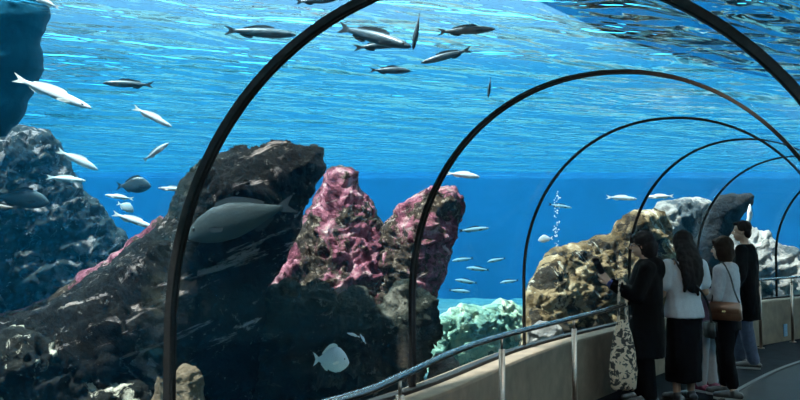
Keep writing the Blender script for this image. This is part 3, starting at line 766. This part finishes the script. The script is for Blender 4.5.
blob('skirt', [('l', [(.20, -.02, .0, .170, .150), (.40, -.015, 0, .172, .150), (.62, -.01, 0, .178, .145), (.80, 0, 0, .172, .134), (.86, 0, 0, .162, .122)])], .012, M['black_cloth'], wo, 3, .012, 7, 7)
for q in feet: shoe(wo, q[2], q[3], M['shoe_dark'], M['shoe_dark'])
WM = Matrix.Translation(loc) @ Matrix.Rotation(rz, 4, 'Z')
cb = empty('crossbody_bag', WM @ V3((.235, -.05, .60)), rz)
tag(cb, 'small black crossbody bag at the right hip of the long haired person', 'bag')
bm = bmesh.new(); bmesh.ops.create_cube(bm, size=1, matrix=Matrix.Translation((0, 0, .08)) @ Matrix.Diagonal((.05, .17, .16, 1))); bmesh.ops.bevel(bm, geom=list(bm.edges), offset=.016, segments=3, affect='EDGES')
link('bag_body', bm, M['dark_leather'], cb)
bm = bmesh.new(); bmesh.ops.create_cube(bm, size=1, matrix=Matrix.Translation((.027, 0, .115)) @ Matrix.Diagonal((.008, .172, .09, 1))); bmesh.ops.bevel(bm, geom=list(bm.edges), offset=.003, segments=2, affect='EDGES')
link('flap', bm, M['dark_leather'], cb)
o_ = V3((.235, -.05, .60))
strap_obj('strap', [q-o_ for q in (V3((.215, -.11, .75)), V3((.185, -.125, .90)), V3((.10, -.160, 1.03)), V3((-.02, -.168, 1.15)), V3((-.12, -.135, 1.27)), V3((-.125, -.05, 1.352)), V3((-.105, .07, 1.30)), V3((0, .15, 1.15)), V3((.13, .145, .95)), V3((.215, .03, .76)))], .022, .004, M['dark_leather'], cb,)

# --- woman with the brown handbag
h = 1.56; loc, rz = stand(728, 398, 50)
wo = empty('person', loc, rz)
tag(wo, 'person with bobbed hair, pale long sleeved top and cropped black trousers', 'person')
hc = V3((0, .035, 1.445)); fw = (0, 1, -.05)
armL = (V3((-.160, -.01, 1.24)), V3((-.205, .02, .985)), V3((-.12, .22, .99))); armR = (V3((.160, -.01, 1.24)), V3((.20, .04, .985)), V3((.10, .24, 1.0)))
feet = [(V3((-.085, 0, .75)), V3((-.09, -.02, .43)), V3((-.09, -.09, .075)), V3((-.10, .05, .035))), (V3((.085, 0, .75)), V3((.085, .06, .43)), V3((.085, .06, .075)), V3((.10, .20, .035)))]
P, A, R = body_prims(h, hc, fw, [armL, armR], feet)
P += hand(armL[2], (.6, .75, .1), (.6, -.5, -.3), side=1, curl=.45, s=.9)+hand(armR[2], (-.6, .75, .1), (-.6, -.5, -.3), side=-1, curl=.45, s=.9)
blob('body', P, .0065, M['skin'], wo, 2)
eyes(A, R, h/1.68, wo, M['eye'], M['iris'], M['hair_brown'])
blob('hair', [('e', A(0, -.028, .040), (.088, .100, .090), R), ('e', A(0, -.055, -.045), (.093, .075, .105), R), ('e', A(.064, -.02, -.04), (.034, .055, .10), R), ('e', A(-.064, -.02, -.04), (.034, .055, .10), R), ('e', A(0, .055, .078), (.062, .030, .028), R)], .009, M['hair_brown'], wo, 2, .007, 24, 8)
top = [('l', [(.80, 0, 0, .180, .138), (.90, 0, 0, .168, .128), (1.0, 0, .0, .155, .120), (1.12, 0, .0, .162, .128), (1.22, 0, -.01, .165, .11), (1.27, 0, -.015, .135, .085), (1.315, 0, -.015, .065, .066)])]
for s_, e_, w_ in (armL, armR): top += [('c', s_, e_, .064, .056), ('c', e_, e_*.12+w_*.88, .055, .040)]
blob('top', top, .011, M['grey_cloth'], wo, 3, .009, 9, 9)
blob('trousers', [('l', [(.66, 0, 0, .175, .135), (.76, 0, 0, .172, .132), (.84, 0, 0, .150, .118)])]+[('c', q[0], q[1], .108, .082) for q in feet]+[('c', q[1], q[1]*.22+q[2]*.78, .082, .062) for q in feet], .011, M['black_cloth'], wo, 3, .007, 9, 10)
for q in feet: shoe(wo, q[2], q[3], M['shoe_dark'], M['sole'])
WM = Matrix.Translation(loc) @ Matrix.Rotation(rz, 4, 'Z')
o_ = V3((-.245, -.085, .775))
hb = empty('handbag', WM @ o_, rz)
tag(hb, 'brown leather handbag with gold clasp hanging at hip height from a shoulder', 'bag')
bm = bmesh.new(); bmesh.ops.create_cube(bm, size=1, matrix=Matrix.Translation((0, 0, .085)) @ Matrix.Diagonal((.085, .30, .17, 1)))
for x in bm.verts:
    if x.co.z > .1: x.co.y *= .93; x.co.x *= .7
bmesh.ops.bevel(bm, geom=list(bm.edges), offset=.012, segments=3, affect='EDGES'); link('bag_body', bm, M['leather'], hb)
bm = bmesh.new(); bmesh.ops.create_cube(bm, size=1, matrix=Matrix.Translation((-.043, 0, .118)) @ Matrix.Rotation(.14, 4, 'Y') @ Matrix.Diagonal((.010, .285, .10, 1))); bmesh.ops.bevel(bm, geom=list(bm.edges), offset=.004, segments=2, affect='EDGES')
fl = link('flap', bm, M['leather'], hb)
bm = bmesh.new(); bmesh.ops.create_cube(bm, size=1, matrix=Matrix.Translation((-.054, 0, .085)) @ Matrix.Diagonal((.010, .036, .018, 1))); bmesh.ops.bevel(bm, geom=list(bm.edges), offset=.004, segments=2, affect='EDGES')
link('clasp', bm, M['gold'], fl, smooth=False)
strap_obj('strap', [q-o_ for q in (V3((-.235, -.215, .935)), V3((-.215, -.16, 1.05)), V3((-.175, -.105, 1.20)), V3((-.125, -.01, 1.318)), V3((-.165, .055, 1.20)), V3((-.245, .035, 1.02)), V3((-.25, .045, .935)))], .016, .004, M['dark_leather'], hb, (-1, 0, .3))

# --- man in a black coat
h = 1.74; loc, rz = stand(747, 367, 56)
wo = empty('person', loc, rz)
tag(wo, 'person with short hair in a black coat and blue jeans, farthest of the group', 'person')
hc = V3((0, .03, 1.615)); fw = (0, 1, -.03)
armL = (V3((-.19, -.01, 1.39)), V3((-.245, -.01, 1.10)), V3((-.22, .12, .88))); armR = (V3((.19, -.01, 1.39)), V3((.245, -.01, 1.10)), V3((.22, .12, .88)))
feet = [(V3((-.09, 0, .84)), V3((-.10, -.02, .48)), V3((-.11, -.10, .08)), V3((-.13, .06, .035))), (V3((.09, 0, .84)), V3((.10, .09, .48)), V3((.11, .10, .08)), V3((.13, .26, .035)))]
P, A, R = body_prims(h, hc, fw, [armL, armR], feet)
P += hand(armL[2], (.1, .3, -1), (1, 0, 0), side=-1, curl=.4)+hand(armR[2], (-.1, .3, -1), (-1, 0, 0), side=1, curl=.4)
blob('body', P, .0065, M['skin_b'], wo, 2)
eyes(A, R, h/1.68, wo, M['eye'], M['iris'], M['hair'])
blob('hair', [('e', A(0, -.028, .050), (.083, .096, .080), R), ('e', A(0, -.070, -.015), (.074, .045, .075), R), ('e', A(0, .055, .088), (.062, .036, .026), R), ('e', A(.070, -.012, .03), (.014, .035, .04), R), ('e', A(-.070, -.012, .03), (.014, .035, .04), R)], .008, M['hair'], wo, 2, .006, 30, 11)
ct = [('l', [(.56, 0, 0, .215, .165), (.75, 0, 0, .210, .160), (.95, 0, -.005, .198, .148), (1.15, 0, -.005, .205, .150), (1.33, 0, -.015, .205, .128), (1.41, 0, -.02, .16, .10), (1.465, 0, -.02, .078, .076)])]
for s_, e_, w_ in (armL, armR): ct += [('c', s_, e_, .078, .066), ('c', e_, e_*.06+w_*.94, .064, .050)]
blob('coat', ct, .012, M['coat'], wo, 3, .009, 8, 12)
blob('jeans', [('c', q[0], q[1], .112, .085) for q in feet]+[('c', q[1], q[2]+V3((0, 0, .02)), .085, .070) for q in feet], .012, M['jeans'], wo, 3, .007, 9, 13)
for q in feet: shoe(wo, q[2], q[3], M['shoe_dark'], M['sole'])

# --- child half hidden between the two women
h = 1.27; loc, rz = stand(709, 391, 20)
wo = empty('person', loc, rz)
tag(wo, 'short person in lilac top and white trousers, half hidden between two taller people', 'person')
hc = V3((0, .025, 1.155)); fw = (0, 1, 0)
armL = (V3((-.135, -.01, .99)), V3((-.165, .0, .80)), V3((-.12, .14, .74))); armR = (V3((.135, -.01, .99)), V3((.165, .0, .80)), V3((.12, .14, .74)))
feet = [(V3((-.075, 0, .61)), V3((-.085, -.01, .35)), V3((-.105, -.02, .075)), V3((-.12, .09, .035))), (V3((.075, 0, .61)), V3((.075, .03, .35)), V3((.075, .03, .075)), V3((.085, .14, .035)))]
P, A, R = head(hc, fw, s=.84)
P += [('l', [(.58, 0, 0, .118, .09), (.66, 0, 0, .125, .095), (.78, 0, 0, .105, .08), (.90, 0, 0, .120, .09), (1.0, 0, -.005, .115, .07), (1.04, 0, -.01, .05, .05)]), ('c', (0, -.01, 1.02), hc, .042, .042)]
for s_, e_, w_ in (armL, armR): P += [('c', s_, e_, .038, .030), ('c', e_, w_, .030, .022), ('c', V3((0, 0, .985)), s_, .05, .044)]
for q in feet: P += [('c', q[0], q[1], .066, .046), ('c', q[1], q[2], .046, .030), ('c', q[2]+V3((0, -.02, -.02)), q[3], .030, .024)]
P += hand(armL[2], (.3, .5, -.7), (.8, 0, .3), side=1, curl=.4, s=.8)+hand(armR[2], (-.3, .5, -.7), (-.8, 0, .3), side=-1, curl=.4, s=.8)
blob('body', P, .0065, M['skin'], wo, 2)
eyes(A, R, .8, wo, M['eye'], M['iris'], M['hair'])
blob('hair', [('e', A(0, -.022, .038), (.076, .088, .076), R), ('e', A(0, -.060, -.06), (.075, .050, .10), R)], .008, M['hair'], wo, 2, .006, 26, 14)
tp = [('l', [(.56, 0, 0, .145, .115), (.66, 0, 0, .142, .112), (.80, 0, 0, .128, .10), (.92, 0, 0, .135, .10), (.99, 0, -.005, .12, .08), (1.045, 0, -.01, .055, .055)])]
for s_, e_, w_ in (armL, armR): tp += [('c', s_, e_, .056, .05), ('c', e_, e_*.15+w_*.85, .048, .04)]
blob('jacket', tp, .010, M['lilac'], wo, 3, .008, 10, 15)
blob('trousers', [('c', q[0], q[1], .084, .066) for q in feet]+[('c', q[1], q[2]+V3((0, 0, .02)), .066, .056) for q in feet], .010, M['white_cloth'], wo, 3, .006, 11, 16)
for q in feet: shoe(wo, q[2], q[3], M['shoe_pink'], M['sole'], .06)

# ------------------------------------------------------------------ fish
def fish_mat(name, back, belly, rough=.3, spec=.6, mid=None):
    """scaled skin, back darker than belly"""
    nt = NT(name); p = nt.n('ShaderNodeBsdfPrincipled', Roughness=rough); p.inputs['Specular IOR Level'].default_value = spec
    tc = nt.n('ShaderNodeTexCoord'); sp = nt.n('ShaderNodeSeparateXYZ'); nt.l(tc.outputs['Generated'], sp.inputs[0])
    nz = nt.n('ShaderNodeTexNoise', Scale=14.0, Detail=3.0); nt.l(tc.outputs['Object'], nz.inputs['Vector'])
    ma = nt.n('ShaderNodeMath', _operation='MULTIPLY_ADD'); ma.inputs[1].default_value = .14; nt.l(nz.outputs['Fac'], ma.inputs[0]); nt.l(sp.outputs['Z'], ma.inputs[2])
    r = ramp(nt, ma.outputs[0], [(.30, belly), (.55, mid or [(a+b)/2 for a, b in zip(back, belly)]), (.85, back)])
    nt.l(r.outputs[0], p.inputs['Base Color'])
    vo = nt.n('ShaderNodeTexVoronoi', Scale=45.0); nt.l(tc.outputs['Object'], vo.inputs['Vector'])
    b = nt.n('ShaderNodeBump', Strength=.25, Distance=.004); nt.l(vo.outputs['Distance'], b.inputs['Height']); nt.l(b.outputs['Normal'], p.inputs['Normal'])
    nt.l(p.outputs[0], nt.out.inputs['Surface']); return nt.m
M['f_dark'] = fish_mat('grey_blue_fish', (.012, .022, .03), (.05, .075, .09), spec=.3)
M['f_silver'] = fish_mat('silver_fish', (.30, .37, .42), (.60, .64, .66), .35, spec=.3)
M['f_white'] = fish_mat('white_fish', (.55, .60, .66), (.70, .70, .70), .4, spec=.3)
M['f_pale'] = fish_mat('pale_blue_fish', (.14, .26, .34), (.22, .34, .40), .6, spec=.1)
M['f_big'] = fish_mat('grey_green_fish', (.014, .022, .025), (.032, .046, .048), .6, spec=.08)
M['f_brown'] = fish_mat('brown_fish', (.05, .03, .02), (.16, .10, .07), .5)
M['f_fin'] = simple('fin_membrane', (.012, .018, .022), rough=.7, var=.2, spec=.1)
M['f_finw'] = simple('pale_fin', (.75, .74, .70), rough=.5, var=.15)
M['f_eye'] = simple('fish_eye', (.015, .015, .015), rough=.1)
SHAPES = {   # stations along the body: x, half height, half width, centre lift
    'bass': [(.0, .008, .006, 0), (.03, .030, .022, 0), (.10, .062, .042, .004), (.20, .090, .060, .008), (.34, .108, .070, .008), (.48, .100, .064, .005), (.62, .076, .047, .002), (.74, .048, .028, 0), (.83, .032, .014, 0), (.87, .034, .008, 0)],
    'mullet': [(.0, .010, .010, 0), (.03, .030, .028, 0), (.10, .052, .044, 0), (.22, .074, .056, 0), (.38, .086, .060, 0), (.54, .078, .052, 0), (.68, .058, .036, 0), (.79, .036, .018, 0), (.86, .032, .008, 0)],
    'bream': [(.0, .015, .010, -.03), (.04, .075, .030, -.02), (.12, .150, .055, 0), (.24, .215, .075, .015), (.38, .235, .078, .015), (.52, .205, .064, .008), (.64, .145, .044, 0), (.75, .075, .024, 0), (.83, .042, .012, 0), (.87, .045, .008, 0)],
    'jack': [(.0, .012, .008, -.02), (.05, .060, .030, -.012), (.14, .115, .052, 0), (.28, .158, .070, .010), (.44, .158, .072, .010), (.60, .118, .054, .004), (.74, .064, .028, 0), (.84, .028, .012, 0), (.88, .024, .008, 0)]}
def plate(pts, t):
    """thin fin with thickness, outline in the xz plane"""
    n = len(pts); v = [V3((x, -t/2*k, z)) for x, z, k in pts]+[V3((x, t/2*k, z)) for x, z, k in pts]
    f = [tuple(range(n)), tuple(range(2*n-1, n-1, -1))]+[(i, (i+1) % n, n+(i+1) % n, n+i) for i in range(n)]
    return v, f
FCACHE = {}; SLIM = .82
def fish_meshes(shape):
    if shape in FCACHE: return FCACHE[shape]
    S_ = SHAPES[shape]; rows = []
    xs = [S_[0][0]+(S_[-1][0]-S_[0][0])*k/26 for k in range(27)]
    arr = np.array(S_)
    for x in xs:
        hh, ww, cc = (np.interp(x, arr[:, 0], arr[:, i]) for i in (1, 2, 3))
        rows.append([(.5-x, math.sin(a)*ww, cc+math.cos(a)*hh) for a in (2*math.pi*k/18 for k in range(18))])
    v, f = sweep(rows); me = fix_normals(pydata('fish_body', v, f))
    H_ = max(r[1] for r in S_); tw = .030
    top = lambda x: float(np.interp(x, arr[:, 0], arr[:, 1])+np.interp(x, arr[:, 0], arr[:, 3])); bot = lambda x: float(-np.interp(x, arr[:, 0], arr[:, 1])+np.interp(x, arr[:, 0], arr[:, 3]))
    sp = .085 if shape != 'bream' else .13
    tail = plate([(.5-.83, .026, 1), (.5-.92, sp*.7, .5), (.5-1.0, sp, .2), (.5-.955, sp*.45, .4), (.5-.925, 0, .5), (.5-.955, -sp*.45, .4), (.5-1.0, -sp, .2), (.5-.92, -sp*.7, .5), (.5-.83, -.026, 1)], .012)
    def fin(x0, x1, fn, sg, hgt):
        a = [(.5-(x0+(x1-x0)*k/8), fn(x0+(x1-x0)*k/8)-sg*.012, 1) for k in range(9)]
        b = [(.5-(x0+(x1-x0)*k/8)-.02, fn(x0+(x1-x0)*k/8)+sg*hgt*(math.sin(math.pi*(.12+.80*k/8))**.6)*(1-.35*k/8), .3) for k in range(8, -1, -1)]
        return plate(a+b, .010)
    dors = fin(.30, .72, top, 1, .055 if shape != 'bream' else .07); anal = fin(.58, .76, bot, -1, .05)
    pec = []
    for sy in (-1, 1):
        w = float(np.interp(.24, arr[:, 0], arr[:, 2])); c0 = V3((.5-.22, sy*w*.92, -.02))
        pts = [V3((0, 0, .018)), V3((-.06, sy*.03, .016)), V3((-.13, sy*.055, -.02)), V3((-.11, sy*.05, -.045)), V3((-.04, sy*.02, -.035)), V3((0, 0, -.014))]
        vv = [c0+p+V3((0, -.003, 0)) for p in pts]+[c0+p+V3((0, .003, 0)) for p in pts]; n = 6
        pec.append((vv, [tuple(range(n)), tuple(range(2*n-1, n-1, -1))]+[(i, (i+1) % n, n+(i+1) % n, n+i) for i in range(n)]))
    ms = [('tail_fin', tail), ('dorsal_fin', dors), ('anal_fin', anal), ('pectoral_fin', pec[0]), ('pectoral_fin', pec[1])]
    ms = [(nm, fix_normals(pydata(nm, *q))) for nm, q in ms]
    ey = []
    for sy in (-1, 1):
        bm = bmesh.new(); w = float(np.interp(.09, arr[:, 0], arr[:, 2]))
        add_ell(bm, V3((.5-.085, sy*w*.86, top(.085)*.35)), (.016, .008, .016)); m = bpy.data.meshes.new('eye'); bm.to_mesh(m); bm.free(); m.polygons.foreach_set('use_smooth', [True]*len(m.polygons)); ey.append(m)
    FCACHE[shape] = (me, ms, ey); return FCACHE[shape]
PROTO = {}
def fish(shape, skin, nose, tail, D, label, Dt=None, roll=0.0, group='fish in the tank', squash=1.0):
    """nose and tail: the sight lines of its two ends; D, Dt their distances"""
    a = at(nose[0], nose[1], D); b = at(tail[0], tail[1], Dt if Dt else D)
    L = (a-b).length; x = (a-b).normalized(); y = V3((0, 0, 1)).cross(x)
    if y.length < .3: y = V3((.2, -1, 0)).cross(x)
    y.normalize(); z = x.cross(y)
    R = Matrix((x, y, z)).transposed().to_4x4() @ Matrix.Rotation(roll, 4, 'X')
    key = (shape, skin)
    if key not in PROTO:
        me, ms, ey = fish_meshes(shape); me = me.copy(); me.materials.clear()
        fin = M['f_finw'] if skin in ('f_white', 'f_silver') else M['f_fin']
        root = link('fish', me, M[skin]); parts = []
        for nm, m in ms:
            m = m.copy(); m.materials.clear(); parts.append(link(nm, m, fin, root, smooth=False))
        for m in ey:
            m = m.copy(); m.materials.clear(); parts.append(link('eye', m, M['f_eye'], root, smooth=False))
        PROTO[key] = (root, parts); o = root
    else:
        root, parts = PROTO[key]; o = root.copy(); COL.objects.link(o)
        for c in parts:
            k = c.copy(); COL.objects.link(k); k.parent = o
    o.matrix_world = Matrix.Translation((a+b)/2) @ R @ Matrix.Diagonal((L, L*squash, L*squash*(SLIM if shape in ('mullet', 'bass') else 1), 1))
    return tag(o, label, 'fish', group)
fish('mullet', 'f_dark', (296, 35), (224, 30), 8.2, 'dark slender fish with its head at the top of the nearest rib')
fish('mullet', 'f_dark', (411, 47), (338, 27), 7.2, 'long dark fish, upper of the pair slanting right of the nearest rib', 7.6)
fish('mullet', 'f_dark', (407, 43), (353, 48), 7.9, 'dark fish, lower of the overlapping pair right of the nearest rib')
fish('bass', 'f_dark', (413, 50), (420, 11), 7.2, 'dark fish diving straight down near the top of the photo')
fish('mullet', 'f_dark', (495, 29), (437, 32), 8.0, 'dark fish swimming level at the top, between first and second ribs')
fish('mullet', 'f_dark', (421, 63), (472, 49), 8.2, 'dark fish heading down left, below the level one at the top')
fish('bass', 'f_dark', (411, 71), (369, 70), 8.4, 'small dark fish swimming right, lowest of the dark ones under the surface')
fish('bass', 'f_dark', (488, 98), (491, 76), 9.5, 'tiny dark fish pointing down left of the second rib top', roll=.4)
fish('bass', 'f_dark', (338, -1), (295, 2), 7.4, 'dark fish cut off by the top edge of the photo')
fish('mullet', 'f_dark', (103, 83), (154, 85), 8.6, 'dark backed fish facing left high in the left part of the photo')
fish('mullet', 'f_white', (91, 108), (13, 77), 7.2, 'long white fish slanting down right at upper left', 7.6, squash=.62)
fish('mullet', 'f_white', (172, 127), (133, 107), 8.8, 'white fish slanting down just left of the nearest rib')
fish('bass', 'f_silver', (169, 143), (143, 161), 8.6, 'curved silver fish with white back climbing toward the nearest rib', roll=.3)
fish('mullet', 'f_white', (158, 188), (190, 190), 8.8, 'white fish passing behind the nearest rib at middle height')
fish('bream', 'f_dark', (151, 185), (116, 186), 10.5, 'dim blue deep bodied fish left of the nearest rib')
fish('mullet', 'f_white', (86, 181), (46, 177), 11.0, 'pale fish in front of the hazy blue rock slope, upper long one')
fish('bass', 'f_white', (98, 170), (57, 150), 11.0, 'bright white fish diving along the hazy blue rock slope')
fish('mullet', 'f_white', (105, 195), (134, 199), 10.5, 'small white fish facing left beside the hazy blue rock slope')
fish('bream', 'f_silver', (134, 211), (117, 203), 11.4, 'little round silver fish beside the hazy blue rock slope')
fish('mullet', 'f_white', (155, 228), (112, 213), 9.8, 'white fish descending above the left shoulder of the huge dark rock')
fish('jack', 'f_dark', (50, 202), (-8, 196), 8.6, 'long dark blue fish at the left edge over the hazy rocks')
fish('bass', 'f_brown', (-24, 206), (19, 208), 7.6, 'brown fish half out of the photo at the left edge')
fish('bass', 'f_white', (30, -4), (60, 8), 7.4, 'pale fish showing only its tail at the top left')
fish('jack', 'f_big', (186, 235), (296, 203), 5.75, 'big grey green fish in front of the huge dark rock')
fish('bream', 'f_white', (349, 361), (313, 359), 6.7, 'round white fish in front of the broad dim grey rock', 6.85, roll=.0, squash=1.3)
fish('bass', 'f_white', (347, 333), (360, 337), 6.8, 'tiny white fish above the round white fish, left one')
fish('bass', 'f_white', (360, 334), (366, 344), 6.8, 'tiny white fish above the round white fish, right one')
fish('bass', 'f_white', (480, 177), (446, 173), 9.4, 'pale fish just right of the second rib beside the pink topped rock')
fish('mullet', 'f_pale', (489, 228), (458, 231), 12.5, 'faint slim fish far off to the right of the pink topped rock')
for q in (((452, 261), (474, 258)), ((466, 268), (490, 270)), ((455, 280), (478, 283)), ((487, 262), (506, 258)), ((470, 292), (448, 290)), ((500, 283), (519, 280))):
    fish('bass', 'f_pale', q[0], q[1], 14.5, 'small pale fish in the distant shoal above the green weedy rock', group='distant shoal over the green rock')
fish('bream', 'f_silver', (538, 240), (553, 238), 12.0, 'small roundish silver fish above the golden rock, right of the third rib')
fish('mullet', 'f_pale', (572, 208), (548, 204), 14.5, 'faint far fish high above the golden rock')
fish('mullet', 'f_silver', (637, 199), (606, 197), 14.0, 'slim far fish left of the fourth rib')
fish('mullet', 'f_white', (646, 197), (674, 196), 14.0, 'white fish just above the pale pinkish rock, right of the fourth rib')
fish('bass', 'f_white', (750, 204), (748, 229), 14.4, 'white fish swimming straight up beside the leaning slab rock', roll=1.2)
# rising bubbles
bm = bmesh.new(); rnd = random.Random(3)
for k in range(60):
    t = rnd.random(); p = at(556+8*t*.2+rnd.uniform(-2.2, 2.2), 246-56*t, 11.8)
    bmesh.ops.create_icosphere(bm, subdivisions=1, radius=rnd.uniform(.004, .012), matrix=Matrix.Translation(p+V3((0, rnd.uniform(-.1, .1), 0))))
nt = NT('air_bubble'); p_ = nt.n('ShaderNodeBsdfPrincipled', Roughness=.1); p_.inputs['Base Color'].default_value = (.75, .9, 1, 1); p_.inputs['Alpha'].default_value = .5; nt.l(p_.outputs[0], nt.out.inputs['Surface'])
tag(link('bubbles', bm, nt.m), 'thin column of air bubbles rising above the golden rock', 'bubbles', kind='stuff')

# ------------------------------------------------------------------ light and view
w = bpy.data.worlds.new('hall_light'); SC.world = w; w.use_nodes = True
nt = w.node_tree; nt.nodes.clear()
ou = nt.nodes.new('ShaderNodeOutputWorld'); bg = nt.nodes.new('ShaderNodeBackground')
tc = nt.nodes.new('ShaderNodeTexCoord'); sp = nt.nodes.new('ShaderNodeSeparateXYZ'); cr = nt.nodes.new('ShaderNodeValToRGB')
nt.links.new(tc.outputs['Generated'], sp.inputs[0]); nt.links.new(sp.outputs['Z'], cr.inputs[0])
e = cr.color_ramp.elements; e[0].position = 0.0; e[0].color = (.03, .34, .52, 1); e[1].position = .36; e[1].color = (2.0, 2.9, 3.2, 1)
e.new(.18).color = (.15, .85, 1.2, 1)
nt.links.new(cr.outputs[0], bg.inputs[0]); bg.inputs[1].default_value = 11.0; nt.links.new(bg.outputs[0], ou.inputs[0])

sun = bpy.data.lights.new('sun', 'SUN'); sun.energy = 640.0; sun.angle = .03; sun.color = (1, .97, .9)
so = bpy.data.objects.new('sun', sun); COL.objects.link(so)
so.rotation_euler = Vector((.40, .22, -1.0)).to_track_quat('-Z', 'Y').to_euler()
for t_ in (.9, 2.0, 3.1):  # unseen lights added to make glints on the water surface
    al = bpy.data.lights.new('glint_light', 'AREA'); al.shape = 'RECTANGLE'; al.size = .5; al.size_y = 2.2; al.energy = 110; al.color = (1, .93, .85)
    ao = bpy.data.objects.new('glint_light', al); COL.objects.link(ao); ao.location = tpos(t_, .35, ZS+.42); ao.rotation_euler = (0, 0, -tun(t_)[2])
lp = bpy.data.lights.new('walkway_lamp', 'SPOT'); lp.energy = 95; lp.spot_size = 1.9; lp.spot_blend = .6; lp.color = (1, .80, .60); lp.shadow_soft_size = .05
lo = bpy.data.objects.new('walkway_lamp', lp); COL.objects.link(lo); lo.location = tpos(.7, 1.9, 2.25)
lo.rotation_euler = (tpos(2.2, .6, .6)-lo.location).to_track_quat('-Z', 'Y').to_euler()

cam = bpy.data.cameras.new('camera'); co = bpy.data.objects.new('camera', cam); COL.objects.link(co)
co.location = (0, 0, H); co.rotation_euler = (math.pi/2+PT, 0, 0)
cam.sensor_width = 36; cam.lens = F/800*36; cam.shift_y = (CY-200)/800; cam.clip_start = .05; cam.clip_end = 200
SC.camera = co
SC.view_settings.view_transform = 'Standard'; SC.view_settings.look = 'None'; SC.view_settings.exposure = -1.12; SC.view_settings.gamma = 1
SC.view_settings.use_curve_mapping = False
c = SC.cycles
c.max_bounces = 10; c.transparent_max_bounces = 24; c.volume_bounces = 1; c.diffuse_bounces = 3; c.glossy_bounces = 4; c.transmission_bounces = 6
c.sample_clamp_indirect = 6; c.use_denoising = True; c.caustics_refractive = False; c.caustics_reflective = False
